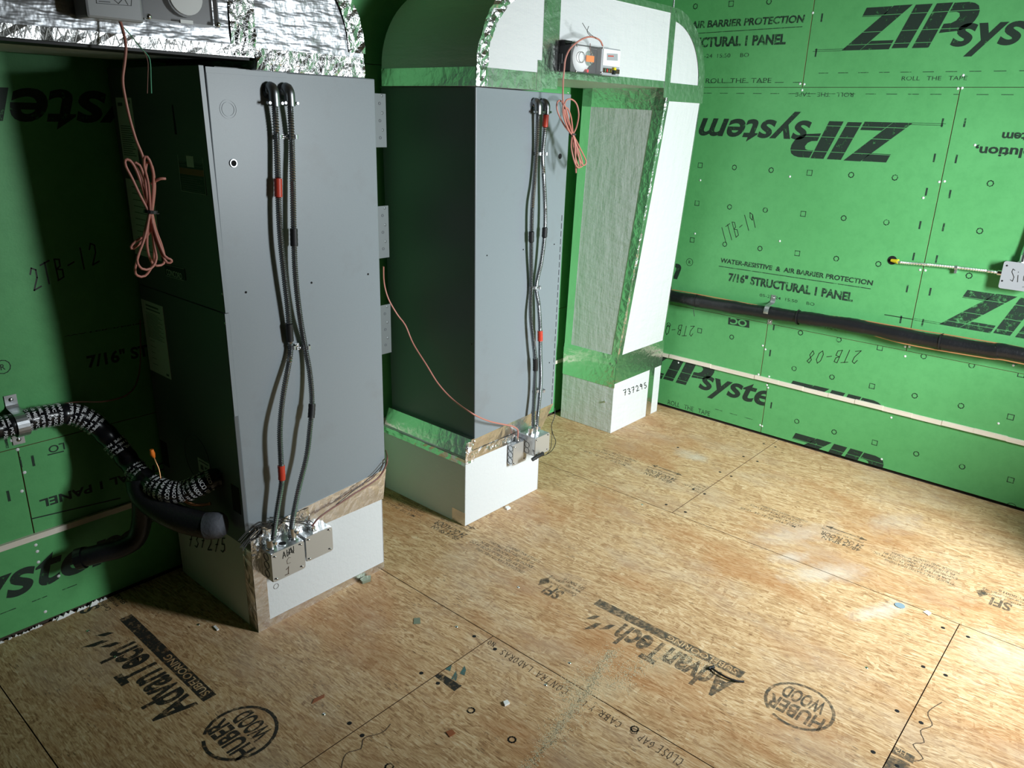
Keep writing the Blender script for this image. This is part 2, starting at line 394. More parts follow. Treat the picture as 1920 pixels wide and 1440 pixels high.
# single-stroke letters for marker writing, drawn in a unit cell
HW = {'0': [[(.5, 1), (.15, .8), (.1, .3), (.4, 0), (.8, .2), (.85, .7), (.5, 1)]], '1': [[(.5, 1), (.45, 0)]], '2': [[(.1, .75), (.35, 1), (.75, .85), (.7, .5), (.1, .0), (.9, .05)]],
      '3': [[(.1, .9), (.5, 1), (.75, .8), (.4, .55), (.8, .3), (.5, 0), (.1, .1)]], '5': [[(.8, 1), (.3, .95), (.25, .55), (.7, .55), (.8, .2), (.45, 0), (.1, .1)]],
      '7': [[(.05, .95), (.85, 1), (.3, 0)], [(.3, .5), (.75, .55)]], '8': [[(.8, .85), (.4, 1), (.2, .75), (.75, .35), (.5, 0), (.15, .25), (.8, .85)]],
      '9': [[(.8, .8), (.4, 1), (.15, .7), (.45, .5), (.8, .8), (.6, 0)]], 'T': [[(.0, .95), (1, 1)], [(.5, 1), (.45, 0)]], 'B': [[(.15, 0), (.2, 1), (.7, .9), (.65, .6), (.2, .52), (.8, .4), (.75, .05), (.1, 0)]],
      '-': [[(.1, .45), (.8, .5)]], 'S': [[(.85, .9), (.4, 1), (.2, .75), (.75, .35), (.5, 0), (.0, .1)]], 'i': [[(.4, .55), (.4, 0)], [(.4, .78), (.42, .82)]], 'g': [[(.8, .55), (.3, .55), (.25, .2), (.7, .15), (.8, .55), (.7, -.3), (.2, -.35)]],
      'n': [[(.15, .5), (.15, 0)], [(.15, .4), (.5, .55), (.75, .4), (.75, 0)]], 'A': [[(0, 0), (.5, 1), (.9, 0)], [(.2, .35), (.75, .4)]], 'H': [[(.1, 0), (.15, 1)], [(.85, 0), (.9, 1)], [(.1, .5), (.9, .5)]],
      'U': [[(.1, 1), (.15, .2), (.5, 0), (.85, .2), (.9, 1)]], 'C': [[(.9, .85), (.5, 1), (.1, .6), (.2, .1), (.85, .1)]], 'L': [[(.15, 1), (.1, 0), (.8, .05)]], 'O': [[(.5, 1), (.1, .6), (.3, 0), (.8, .2), (.85, .8), (.5, 1)]],
      'E': [[(.85, 1), (.2, .95), (.15, 0), (.85, .05)], [(.15, .5), (.7, .5)]], 'G': [[(.9, .85), (.5, 1), (.1, .5), (.4, 0), (.85, .2), (.85, .5), (.5, .5)]], 'P': [[(.15, 0), (.2, 1), (.8, .85), (.7, .5), (.2, .5)]],
      'R': [[(.1, 0), (.2, 1), (.8, .85), (.65, .5), (.2, .5), (.85, 0)]], 'N': [[(.1, 0), (.15, 1), (.8, 0), (.9, 1)]], 'D': [[(.15, 0), (.2, 1), (.85, .7), (.7, .1), (.15, 0)]], 'Y': [[(.1, 1), (.5, .5), (.9, 1)], [(.5, .5), (.4, 0)]], '@': [[(.7, .6), (.4, .6), (.4, .3), (.7, .4), (.75, .7), (.9, .3), (.9, .8), (.4, 1), (.05, .5), (.4, 0), (.8, .1)]], ' ': [], '.': [[(.3, 0), (.36, .06)]]}
ZIP_LOGO = [[(.47, .99), (1.09, .99), (.92, .78), (.39, .78)], [(1.12, 1), (1.56, 1), (.47, 0), (0, 0)], [(.72, .21), (1.26, .21), (1.18, 0), (.48, 0)],
            [(1.63, .99), (2.01, .99), (1.61, .02), (1.24, .02)], [(2.1, .99), (2.46, .99), (2.1, .01), (1.72, .01)],
            [(2.49, .98), (2.80, .98), (2.93, .95), (3.02, .89), (3.06, .78), (3.05, .68), (3.0, .57), (2.93, .48), (2.82, .41), (2.67, .36), (2.27, .33), (2.34, .53), (2.5, .54), (2.6, .59), (2.66, .68), (2.64, .75), (2.57, .78), (2.41, .78)]]
class Print:
    """flat ink on one face; every shape is given in that face's own two axes"""
    def __init__(s, plane, off=.0004): s.p = plane; s.off = off; s.v = []; s.f = []
    def add(s, vs, fs):
        o = len(s.v); s.v += [Vector(q) for q in vs]; s.f += [tuple(i + o for i in f) for f in fs]
    def poly(s, pts): s.add(pts, [tuple(range(len(pts)))])
    def ppoly(s, pts): s.poly([s.p.px(*q) for q in pts])
    def line(s, pts, wd, closed=False):
        pts = [Vector(q) for q in pts]
        if closed: pts = pts + [pts[0]]
        for a, b in zip(pts, pts[1:]):
            d = b - a
            if d.length < 1e-6: continue
            d.normalize(); n = Vector((-d.y, d.x)) * wd / 2; e = d * wd * .35
            s.add([a - n - e, b - n + e, b + n + e, a + n - e], [(0, 1, 2, 3)])
    def pline(s, pts, wd): s.line([s.p.px(*q) for q in pts], wd)
    def circ(s, px, r, wd, n=12):
        c = s.p.px(*px); s.line([c + Vector((math.cos(6.2832 * i / n), math.sin(6.2832 * i / n))) * r for i in range(n)], wd, True)
    def sq(s, px, r, wd):
        c = s.p.px(*px); s.line([c + Vector(q) * r for q in ((-1, -1), (1, -1), (1, 1), (-1, 1))], wd, True)
    def aff(s, txt, p0, r, u, bold=0.0, shear=0.0):   # p0 baseline start, r whole-length vector, u cap-height vector
        vs, fs = glyphs(txt, bold); p0, r, u = Vector(p0), Vector(r), Vector(u)
        sh = r.normalized() * u.length * shear
        s.add([p0 + r * x + (u + sh) * y for x, y in vs], fs)
    def text(s, txt, a, b, top, bold=.012, shear=0.0, straight=True):
        """a, b: ends of the baseline; top: a point level with the capitals' tops (photo pixels)"""
        A, B, T = s.p.px(*a), s.p.px(*b), s.p.px(*top)
        if straight:
            k = 0 if abs(B[0] - A[0]) > abs(B[1] - A[1]) else 1; j = 1 - k
            mid = (A[j] + B[j]) / 2; A[j] = B[j] = mid
            u = Vector((0, 0)); u[j] = T[j] - mid
        else:
            r = (B - A).normalized(); u = (T - A) - r * (T - A).dot(r)
        s.aff(txt, A, B - A, u, bold, shear)
    def hand(s, txt, a, b, top, wd=.0035, gap=.25):
        A, B, T = s.p.px(*a), s.p.px(*b), s.p.px(*top); n = len(txt); r = (B - A) / (n - gap); u = T - A
        for i, ch in enumerate(txt):
            jit = Vector((random.uniform(-.04, .04) * r.length, random.uniform(-.04, .04) * u.length))
            for st in HW.get(ch, []):
                s.line([A + r * (i + x * (1 - gap)) + u * y + jit for x, y in st], wd)
    def logo(s, px, anchor, h=.184, d=1, at=None, system=True, reg=True):
        """ZIP system logo; anchor = its own (u, v) that falls on the pixel, d = -1 for upside down"""
        P = Vector(at) if at else s.p.px(*px)
        P = P - Vector(anchor) * h * d
        bands = (.80, .42, .13)
        for pl in ZIP_LOGO:
            bm = bmesh.new(); f = bm.faces.new([bm.verts.new((x, y, 0)) for x, y in pl])
            for y in bands:
                for e in (-.006, .006):
                    bmesh.ops.bisect_plane(bm, geom=bm.verts[:] + bm.edges[:] + bm.faces[:], plane_co=(0, y + e, 0), plane_no=(0, 1, 0))
            bad = [q for q in bm.faces if any(abs(q.calc_center_median().y - y) < .006 for y in bands)]
            bmesh.ops.delete(bm, geom=bad, context='FACES'); bm.verts.index_update()
            s.add([P + Vector((v.co.x, v.co.y)) * h * d for v in bm.verts], [tuple(v.index for v in q.verts) for q in bm.faces]); bm.free()
        if system:
            s.aff('system', P + Vector((2.56, .04)) * h * d, Vector((3.30, 0)) * h * d, Vector((0, .70)) * h * d, .022, .32)
            if reg:
                s.aff('R', P + Vector((6.2, .58)) * h * d, Vector((.07, 0)) * h * d, Vector((0, .10)) * h * d, .01)
                c = P + Vector((6.235, .63)) * h * d
                s.line([c + Vector((math.cos(k * .5236), math.sin(k * .5236))) * h * .115 for k in range(12)], .0025, True)
            s.line([P + Vector((-.75, .0)) * h * d, P + Vector((0, .0)) * h * d], .002); s.line([P + Vector((-.7, .04)) * h * d, P + Vector((0.1, .04)) * h * d], .002)
    def build(s, name, material, parent, clip=None, kind=None):
        if not s.f: return None
        bm = bmesh.new(); vs = [bm.verts.new((q.x, q.y, 0)) for q in s.v]
        for f in s.f:
            try: bm.faces.new([vs[i] for i in f])
            except ValueError: pass
        bmesh.ops.triangulate(bm, faces=[f for f in bm.faces if len(f.verts) > 4])
        if clip:
            for co, no in (((clip[0], 0, 0), (-1, 0, 0)), ((clip[1], 0, 0), (1, 0, 0)), ((0, clip[2], 0), (0, -1, 0)), ((0, clip[3], 0), (0, 1, 0))):
                bmesh.ops.bisect_plane(bm, geom=bm.verts[:] + bm.edges[:] + bm.faces[:], plane_co=co, plane_no=no, clear_outer=True)
        if not bm.faces: bm.free(); return None
        org = ORG[parent.name]
        for v in bm.verts: v.co = s.p.to3(v.co.x, v.co.y, s.off) - org
        me = bpy.data.meshes.new(name); bm.to_mesh(me); bm.free(); me.materials.append(M[material])
        o = bpy.data.objects.new(name, me); COL.objects.link(o); o.parent = parent; ORG[o.name] = org
        if kind: o['kind'] = kind
        return o

# ------------------------------------------------------------------ room shell
YR, XN, ZC = -0.70, -1.35, 3.05                     # rear wall, near wall, ceiling
def struct(name, mb, material, **k):
    return mb.build(name, material, kind='structure', **k)
floor = struct('floor', MB().box(XN - .1, WX + .12, YR - .9, WY + .12, -.06, -.0195), 'framing')
wall_right = struct('wall_right', MB().box(WX + .013, WX + .11, YR - .1, WY + .12, -.06, ZC + .1), 'framing')
wall_left = struct('wall_left', MB().box(XN - .1, WX + .013, WY + .013, WY + .11, -.06, ZC + .1), 'framing')
struct('wall_near', MB().box(XN - .1, XN, YR, WY, -.0195, ZC), 'bare_framing')
DX0, DX1, DZ = 2.31, 3.10, 2.22                    # the open doorway the daylight comes through
struct('wall_rear', MB().box(XN, DX0, YR - .1, YR, -.0195, ZC).box(DX1, WX, YR - .1, YR, -.0195, ZC).box(DX0, DX1, YR - .1, YR, DZ, ZC), 'bare_framing')
struct('shade_blocker', MB().box(3.20, WX, -.46, -.36, -.0195, .95), 'bare_framing')   # unseen blocker, added to shade the lower right wall and floor
struct('ceiling', MB().box(XN - .1, WX + .11, YR - .1, WY + .11, ZC, ZC + .1), 'ceiling')

SCREW = MB().dome((0, 0, 0), (0, 0, 1), .0058, .0022, 8)
def small_mesh(name, mb, material):
    me = bpy.data.meshes.new(name); me.from_pydata([tuple(p) for p in mb.v], [], mb.f)
    me.polygons.foreach_set('use_smooth', mb.sm); me.materials.append(M[material]); return me
screw_me = small_mesh('screw', SCREW, 'white_plastic'); fscrew_me = small_mesh('screw', SCREW, 'steel')
hole_me = small_mesh('screw_hole', MB().dome((0, 0, 0), (0, 0, 1), .0075, .0008, 8), 'hole')

def panel(parent, x0, x1, y0, y1, z0, z1, edge, face, axis):
    """one sheet: face material on the side that shows, raw edge on the rest"""
    mb = MB().box(x0, x1, y0, y1, z0, z1)
    o = mb.build('sheathing_panel' if axis != 'z' else 'floor_panel', [face, edge], parent)
    for p in o.data.polygons:
        c = p.normal
        p.material_index = 0 if abs({'x': c.x, 'y': c.y, 'z': c.z}[axis]) > .9 else 1
    return o

# --- right wall: four courses of green sheathing, s = -Y
PR = plane_X(WX); gap = .0018
ZS = (0.012, .326, .338, .6515, 1.8745, ZC)
def prow(z0, z1, seams):
    out = []
    for y0, y1 in zip(seams, seams[1:]):
        out.append((panel(wall_right, WX, WX + .0125, y0 + gap, y1 - gap, z0 + gap * .7, z1 - gap * .7, 'zip_edge', 'zip', 'x'), (-y1, -y0, z0, z1)))
    return out
row1 = prow(ZS[0], ZS[1], (YR, 1.585, WY)); row2 = prow(ZS[2], ZS[3], (YR, 1.634, WY))
row3 = prow(ZS[3], ZS[4], (YR, .9155, WY)); row4 = prow(ZS[4], ZS[5], (YR, 1.632, WY))
WRES = 'WATER-RESISTIVE  &  AIR BARRIER PROTECTION'
def marks(pan, sq=(), ci=(), ti=(), rows=()):
    P = Print(PR)
    for q in sq: P.sq(q, .0125, .0035)
    for q in ci: P.circ(q, .0125, .0042, 8)
    for q in ti:
        c = P.p.px(*q); P.line([c + Vector((0, -.016)), c + Vector((0, .016))], .008)
    for z, a, b in rows:
        a = P.p.px(*a)[0]; b = P.p.px(*b)[0]; x = a
        while x < b: P.line([(x, z), (x + .045, z)], .0028); x += .095
    P.build('nail_marks', 'ink_thin', pan[0], pan[1])
def screws(pan, pts, me=screw_me):
    for q in pts: inst('screw', me, pan[0], onX(*q, WX), (0, -math.pi / 2, 0))
# upper-left sheet
p = row4[1]; P = Print(PR)
P.text(WRES, (1152, 62), (1507, 40), (1507, 28), .035, .1)
P.pline([(1160, 72), (1504, 50)], .0035)
P.text('7/16" STRUCTURAL 1 PANEL', (1227, 92), (1473, 81), (1473, 64), .045)
P.text('05-21-24  15:50     BO', (1293, 110), (1404, 106), (1404, 99), .0)
P.text('ROLL  THE  TAPE', (1323, 156), (1446, 155), (1446, 146), .0)
P.build('printed_lettering', 'ink_thin', *p)
marks(p, [(1371, 7)], [(1304, 12), (1442, 3)], [(1541, 33)], [(1.898, (1270, 145), (1500, 145))])
screws(p, [(1524, 24), (1500, 157)])
# upper-right sheet
p = row4[0]; P = Print(PR); P.logo((1577.5, 95), (0, 0)); P.build('printed_logo', 'ink', *p)
P = Print(PR); P.text('ROLL   THE   TAPE', (1690, 152), (1813, 149), (1813, 142), .0); P.build('printed_lettering', 'ink_thin', *p)
marks(p, [], [], [(1541, 33), (1530, 99)], [(1.94, (1535, 140), (1919, 137))])
screws(p, [(1508, 158), (1806, 141)])
# middle-left sheet
p = row3[1]; P = Print(PR); P.logo((1712, 230.5), (0, 0), d=-1); P.logo((1291, 493), (6.2, .6)); P.build('printed_logo', 'ink', *p)
P = Print(PR)
P.text(WRES, (1350, 493.5), (1636, 533), (1350, 483.5), .035, .05)
P.pline([(1348, 499), (1632, 541.5)], .004)
P.text('7/16" STRUCTURAL 1 PANEL', (1365, 528), (1599, 563), (1366, 512), .045)
P.text('05-21-24  15:50     BO', (1424, 557), (1527, 572), (1424, 550), .004)
P.text('ROLL   THE   TAPE', (1601, 174), (1492, 173), (1492, 181), .0)
P.text('ROLL   THE   TAPE', (1478, 604), (1570, 618), (1478, 596), .0)
P.build('printed_lettering', 'ink_thin', *p)
P = Print(PR); P.hand('1TB-19', (1358, 456), (1420, 424), (1350, 428), .0035); P.build('handwriting', 'marker', *p)
P = Print(PR); P.pline([(1659, 590), (1710, 598.5)], .004); P.build('pen_line', 'marker', *p)
marks(p, [(1313, 310), (1518, 324), (1307, 381), (1506, 401), (1298, 450), (1495, 475)],
      [(1377, 314), (1446, 319), (1596, 328), (1678, 333), (1368, 388), (1435, 394), (1582, 409), (1662, 417), (1359, 458), (1425, 466), (1568, 485), (1647, 495)],
      [(1767, 230), (1752, 296), (1737, 360), (1725, 422), (1713, 481), (1701, 541), (1689, 599)], [(1.845, (1290, 184), (1790, 184))])
screws(p, [(1504, 169), (1796, 166), (1481, 331), (1313, 338), (1761, 341), (1731, 371), (1725, 506), (1462, 452), (1303, 438)])
# middle-right sheet
p = row3[0]; P = Print(PR); P.logo((1760.5, 608), (0, 0)); P.build('printed_logo', 'ink_thin', *p)
P = Print(PR)
P.text('revolution,', (1990, 279), (1829, 277), (1829, 292), .03); P.text('system', (1965, 250), (1880, 249), (1880, 264), .03)
P.build('printed_lettering', 'ink', *p)
marks(p, [], [(1857, 344), (1837, 433), (1817, 517)], [(1809, 230), (1793, 298), (1781, 364), (1769, 426), (1756, 486), (1744, 547), (1730, 605)], [(1.845, (1830, 184), (1919, 184)), (.69, (1850, 640), (1919, 655))])
screws(p, [(1804, 165), (1771, 340), (1735, 507), (1828, 272)])
# low course above the wooden strip
p = row2[1]; P = Print(PR); P.hand('2TB-08', (1303, 612), (1238, 607), (1299, 631), .0035); P.build('handwriting', 'marker', *p)
P = Print(PR); P.ppoly([(1366, 595), (1405, 601), (1405, 615), (1365, 608)]); P.build('printed_stamp', 'ink', *p)
P = Print(PR, .0008); P.text('OC', (1401, 601), (1370, 596), (1370, 607), .03); P.build('stamp_lettering', 'zip', *p)
marks(p, [(1312, 620)], [(1254, 609), (1372, 632)], [])
screws(p, [(1430, 648), (1435, 655), (1422, 702)])
p = row2[0]; P = Print(PR); P.logo((1487, 713), (.47, 1)); P.build('printed_logo', 'ink', *p)
P = Print(PR); P.hand('2TB-08', (1617, 657), (1519, 657), (1607, 681), .0035); P.build('handwriting', 'marker', *p)
marks(p, [(1650, 652), (1635, 724), (1915, 702), (1895, 782)], [(1501, 624), (1573, 637), (1732, 668), (1822, 685), (1489, 691), (1560, 707), (1715, 742), (1802, 761)], [(1451, 613), (1444, 662)])
screws(p, [(1697, 650), (1705, 650), (1697, 668), (1900, 685), (1442, 706)])
# bottom course under the strip
p = row1[1]; P = Print(PR); P.logo((1267, 715), (1.72, .05)); P.build('printed_logo', 'ink', *p)
P = Print(PR); P.text('ROLL   THE   TAPE', (1252, 759), (1331, 779), (1252, 749), .0); P.build('printed_lettering', 'ink_thin', *p)
marks(p, [], [], [], [(.075, (1340, 775), (1420, 800))]); screws(p, [(1272, 680), (1438, 722), (1425, 797)])
p = row1[0]; P = Print(PR); P.logo((1492, 811), (.47, 1)); P.build('printed_logo', 'ink', *p)
marks(p, [(1640, 830), (1895, 900)], [(1494, 790), (1564, 810), (1718, 851), (1804, 875)], [(1446, 760)]); screws(p, [(1872, 794), (1671, 783), (1653, 861), (1440, 727), (1429, 799)])
# wooden strip that covers the joint
z0 = .3325
def wall_strip(name, a, b, z, h, t, axis):
    mb = MB(); n = 24
    for i in range(n):
        u0 = a + (b - a) * i / n; u1 = a + (b - a) * (i + 1) / n
        w = .0015 * math.sin(i * 1.7)
        if axis == 'x': mb.box(WX - t - w, WX, u0, u1, z - h / 2 + w, z + h / 2 + w)
        else: mb.box(u0, u1, WY - t - w, WY, z - h / 2 + w, z + h / 2 + w)
    return struct(name, mb, 'lath')
wall_strip('trim_1', YR, WY, z0, .022, .012, 'x')

# --- left wall, behind the two air handlers, s = X
PL = plane_Y(WY)
def lrow(z0, z1, seams):
    return [(panel(wall_left, x0 + gap, x1 - gap, WY, WY + .0125, z0 + gap * .7, z1 - gap * .7, 'zip_edge', 'zip', 'y'), (x0, x1, z0, z1)) for x0, x1 in zip(seams, seams[1:])]
l1 = lrow(ZS[0], ZS[1], (XN, 1.9, WX)); l2 = lrow(ZS[2], ZS[3], (XN, .6625, 3.1, WX)); l3 = lrow(ZS[3], ZS[4], (XN, 1.5, WX)); l4 = lrow(ZS[4], ZS[5], (XN, 1.95, WX))
def lscrews(pan, pts):
    for q in pts: inst('screw', screw_me, pan[0], onY(*q, WY), (math.pi / 2, 0, 0))
def lmarks(pan, ti=(), rows=()):
    P = Print(PL)
    for q in ti:
        c = P.p.px(*q); P.line([c + Vector((0, -.016)), c + Vector((0, .016))], .008)
    for z, a, b in rows:
        x = P.p.px(*a)[0]; e = P.p.px(*b)[0]
        while x < e: P.line([(x, z), (x + .045, z)], .003); x += .095
    P.build('nail_marks', 'ink_thin', pan[0], pan[1])
p = l3[0]; P = Print(PL); P.logo((84, 170), (4.50, .04), d=-1); P.logo((5, 688), (6.235, .63)); P.build('printed_logo', 'ink', *p)
P = Print(PL); P.hand('2TB-12', (62, 545), (188, 492), (52, 505), .0045); P.build('handwriting', 'marker', *p)
P = Print(PL); P.text(WRES, (122, 648), (560, 540), (120, 632), .02); P.text('7/16" STRUCTURAL 1 PANEL', (166, 696), (530, 610), (163, 668), .03); P.build('printed_lettering', 'ink', *p)
lmarks(p, [(12, 830)], []); lscrews(p, [])
p = l2[1]; P = Print(PL)
P.text('7/16" STRUCTURAL 1 PANEL', (440, 838), (71, 925), (79, 952), .03)
P.text(WRES, (520, 880), (40, 990), (43, 1007), .02)
P.pline([(58, 973), (225, 934)], .0045); P.text('LO', (120, 830), (90, 837), (93, 850), .01); P.pline([(90, 853), (119, 846)], .004)
P.build('printed_lettering', 'ink', *p)
lmarks(p, [(38, 867), (62, 864)]); lscrews(p, [(46, 886), (41, 921)])
p = l2[0]; lmarks(p, [(16, 930)]); lscrews(p, [(22, 826), (33, 843)])
p = l1[0]; P = Print(PL); P.logo((155, 1045), (4.88, .3)); P.build('printed_logo', 'ink', *p)
lmarks(p, [(30, 1010)], [(.10, (0, 1150), (160, 1100))]); lscrews(p, [(67, 1022), (70, 1034), (72, 1054), (110, 1080), (85, 1147)])
wall_strip('trim_2', XN, WX, z0, .020, .012, 'y')
cr = MB(); random.seed(3)                          # white bits standing in for daylight leaking through the crack between wall and floor
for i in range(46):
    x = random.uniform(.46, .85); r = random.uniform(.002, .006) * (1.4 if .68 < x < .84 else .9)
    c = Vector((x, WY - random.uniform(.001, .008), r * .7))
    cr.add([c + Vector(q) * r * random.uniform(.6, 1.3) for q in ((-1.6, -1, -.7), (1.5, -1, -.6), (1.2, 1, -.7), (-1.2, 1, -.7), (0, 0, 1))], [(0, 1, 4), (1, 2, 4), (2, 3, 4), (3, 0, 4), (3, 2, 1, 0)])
tag(cr.build('gap_light_specks', 'crumb', kind='stuff', origin=(.65, WY - .004, 0)), 'white specks standing in for daylight along the crack between left green wall and floor', 'light specks')

# --- floor: four strips of strand board, boards long way towards the left wall
PF = plane_Z(0.0)
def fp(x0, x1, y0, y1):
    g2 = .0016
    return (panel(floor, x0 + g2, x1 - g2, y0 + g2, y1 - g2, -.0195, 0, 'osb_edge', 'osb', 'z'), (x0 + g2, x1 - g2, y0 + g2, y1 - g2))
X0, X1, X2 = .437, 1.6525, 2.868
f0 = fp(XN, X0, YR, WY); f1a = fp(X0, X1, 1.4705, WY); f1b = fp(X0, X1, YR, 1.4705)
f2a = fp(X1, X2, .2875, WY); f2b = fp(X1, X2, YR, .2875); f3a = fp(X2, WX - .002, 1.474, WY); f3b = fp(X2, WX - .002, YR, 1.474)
def fprint(pan, fn, material='ink_floor', name='printed_stamp'):
    P = Print(PF, .0005); fn(P); P.build(name, material, *pan)
def stamp(P, ay, ax, worn=False):
    """one run of the board stamp. ax = X of the bar, ay = Y of its near end; letters read towards +Y with tops to -X"""
    q = lambda u, v: Vector((ax - v, ay + u))      # u along the board, v upwards for the reader
    r = lambda L: Vector((0, L)); up = lambda h: Vector((-h, 0))
    P.poly([q(0, 0), q(.58, 0), q(.58, .042), q(0, .042)])
    P.aff('AdvanTech', q(.0, .062), r(.43), up(.115), .03)
    for a, b, c in ((.45, .09, .06), (.49, .115, .075), (.52, .085, .05)):      # leaf shapes after the name
        P.poly([q(a, b), q(a + .018, b + .012), q(a + .03, b + c), q(a + .004, b + c * .6)])
    # round maker's mark before the bar
    c = q(-.19, .03); rad = .105
    for k in range(26):
        if 9 < k < 11: continue
        a0, a1 = 6.2832 * k / 26, 6.2832 * (k + 1) / 26
        P.add([c + Vector((math.cos(t), math.sin(t))) * rr for t, rr in ((a0, rad), (a1, rad), (a1, rad - .010), (a0, rad - .010))], [(0, 1, 2, 3)])
    P.aff('HUBER', q(-.275, .035), r(.17), up(.06), .03); P.aff('WOOD', q(-.255, -.035), r(.13), up(.058), .03)
    # small certification mark and lines
    P.aff('SFI', q(.70, .058), r(.07), up(.06), .03); P.poly([q(.785, .05), q(.805, .09), q(.825, .05), q(.805, .02)])
    for k, (t, L) in enumerate((('Certified Sourcing', .15), ('www.sfiprogram.org', .15), ('SFI-00016', .10))): P.aff(t, q(.66, .035 - .028 * k), r(L), up(.018), .01)
    for k, (t, L) in enumerate((('STRUCTURAL 1 RATED SHEATHING', .26), ('APA RATED STURD-I-FLOOR 24 OC', .30), ('EXPOSURE 1 THICKNESS 0.703 IN', .28), ('PS 2-10 SIZED FOR SPACING', .24), ('TONGUE AND GROOVE', .18))): P.aff(t, q(.90 + .015 * (k % 2), .055 - .026 * k), r(L), up(.017), .012)
    a, b = q(1.27, -.045), q(1.44, -.045); P.line([a, b], .008)
    for e, s in ((a, 1), (b, -1)): P.poly([e, e + Vector((.016, .025 * s)), e + Vector((-.016, .025 * s))])
    P.aff('STRENGTH AXIS THIS DIRECTION', q(1.27, -.02), r(.18), up(.015), .01); P.aff('24 OC FLOOR', q(1.26, .01), r(.18), up(.035), .03); P.aff('48/24 SPAN', q(1.26, .05), r(.16), up(.028), .02)
    for k, (t, L) in enumerate((('ENGINEERED WOODS SUBFLOORING', .22), ('CSA 0325 1R24 2F24 W24', .24), ('23/32 CATEGORY', .16), ('MILL 510  05-21-24  15:50', .26))): P.aff(t, q(1.52 + .02 * (k % 2), -.03 + .028 * k), r(L), up(.017), .012)
# column 1 (bar seen from (405,1310) to (262,1180))
b0 = onZ(401, 1305); b1 = onZ(262, 1178)
fprint(f1a, lambda P: stamp(P, b0.y, (b0.x + b1.x) / 2 + .012))
c0 = onZ(1395, 1264); c1 = onZ(1168, 1149)
fprint(f2a, lambda P: stamp(P, c0.y, (c0.x + c1.x) / 2 + .012), 'ink_worn')
d0 = onZ(1215, 877)
fprint(f3a, lambda P: stamp(P, d0.y - 1.44, d0.x + .0), 'ink_worn')
e0 = onZ(1880, 1118)
fprint(f3b, lambda P: stamp(P, e0.y - .74, e0.x + .02), 'ink_worn')
fprint(f1b, lambda P: P.ppoly([(826, 1262), (866, 1286), (852, 1296), (814, 1267)]), 'ink_floor')
fprint(f2b, lambda P: (P.ppoly([(1677, 1399), (1716, 1419), (1712, 1432), (1672, 1411)]), P.ppoly([(1667, 1414), (1705, 1432), (1712, 1446), (1655, 1446)])), 'ink_worn')
P = Print(PF, .0009); P.text('HS', (1696, 1419), (1678, 1409), (1700, 1411), .01); P.build('stamp_lettering', 'osb', *f2b)
def subfl(P, b):  # pale words left open in the bar
    P.aff('SUBFLOORING', Vector((b[0] - .008, b[1] + .02)), Vector((0, .26)), Vector((-.026, 0)), .01)
P = Print(PF, .0009); subfl(P, ((b0.x + b1.x) / 2 + .012, b0.y)); P.build('stamp_lettering', 'osb', *f1a)
P = Print(PF, .0009); subfl(P, ((c0.x + c1.x) / 2 + .012, c0.y)); P.build('stamp_lettering', 'osb', *f2a)
def teal(P):
    for a in ((841, 1250), (852, 1268), (868, 1258)):
        P.ppoly([(a[0] - 6, a[1] + 5), (a[0] + 3, a[1] + 9), (a[0] + 6, a[1] - 2), (a[0] + 3, a[1] - 10)])
fprint(f1b, teal, 'teal_ink')
def rings(P):
    for q in ((883, 1332), (960, 1387), (1190, 1367), (730, 1438)): P.circ(q, .011, .005, 10)
fprint(f1b, rings, name='nail_marks')
def hw(P):
    P.hand('CLOSE', (1284, 1424), (1238, 1396), (1274, 1437), .0024); P.hand('GAP', (1230, 1394), (1204, 1376), (1220, 1404), .0024); P.hand('O', (1200, 1372), (1186, 1363), (1192, 1380), .0024)
    P.hand('CABR', (1168, 1356), (1128, 1331), (1160, 1366), .0024); P.hand('Y LA', (1118, 1326), (1088, 1308), (1110, 1334), .0024); P.hand('CONTRA', (1068, 1294), (1012, 1258), (1058, 1303), .0024)
    P.hand('LADORAS', (1000, 1251), (944, 1217), (992, 1260), .0024); P.hand('NO', (930, 1206), (918, 1200), (925, 1213), .0024)
fprint(f1b, hw, 'pencil', 'handwriting')
def pen(pan, pts):
    P = Print(PF, .0006); q = [PF.px(*a) for a in pts]; s = [Vector((v.x, v.y)) for v in spline([(a.x, a.y, 0) for a in q], .012)]
    P.line(s, .0026); P.build('pencil_line', 'pencil', *pan)
pen(f1b, [(732, 1358), (722, 1370), (708, 1377), (690, 1381), (680, 1388), (677, 1404), (655, 1410), (645, 1420), (640, 1440)])
pen(f2b, [(1766, 1317), (1740, 1336), (1748, 1360), (1726, 1370), (1733, 1392), (1712, 1396), (1731, 1423), (1712, 1427)])
for pan, pts in ((f1a, [(889, 1193), (790, 1262), (655, 1356)]), (f1b, [(928, 1217), (821, 1281), (679, 1379)]), (f2a, [(1768, 1177), (1731, 1250), (1682, 1333), (1637, 1410)]),
                 (f2b, [(1815, 1194), (1773, 1266), (1727, 1355), (1682, 1436)]), (f3a, [(1432, 832), (1394, 856), (1350, 885), (1300, 917), (1249, 946), (1271, 839)]), (f3b, [(1454, 838), (1420, 865), (1371, 893), (1321, 926), (1285, 960)])):
    for q in pts: inst('screw_hole', hole_me, pan[0], onZ(*q))
for pan, pts in ((f1a, [(607, 1339), (856, 1175), (217, 1231), (165, 1183), (372, 1171)]), (f2a, [(1068, 1243), (1625, 1252), (972, 1101), (1204, 946)]), (f1b, [(1023, 1284)])):
    for q in pts: inst('screw', fscrew_me, pan[0], onZ(*q))

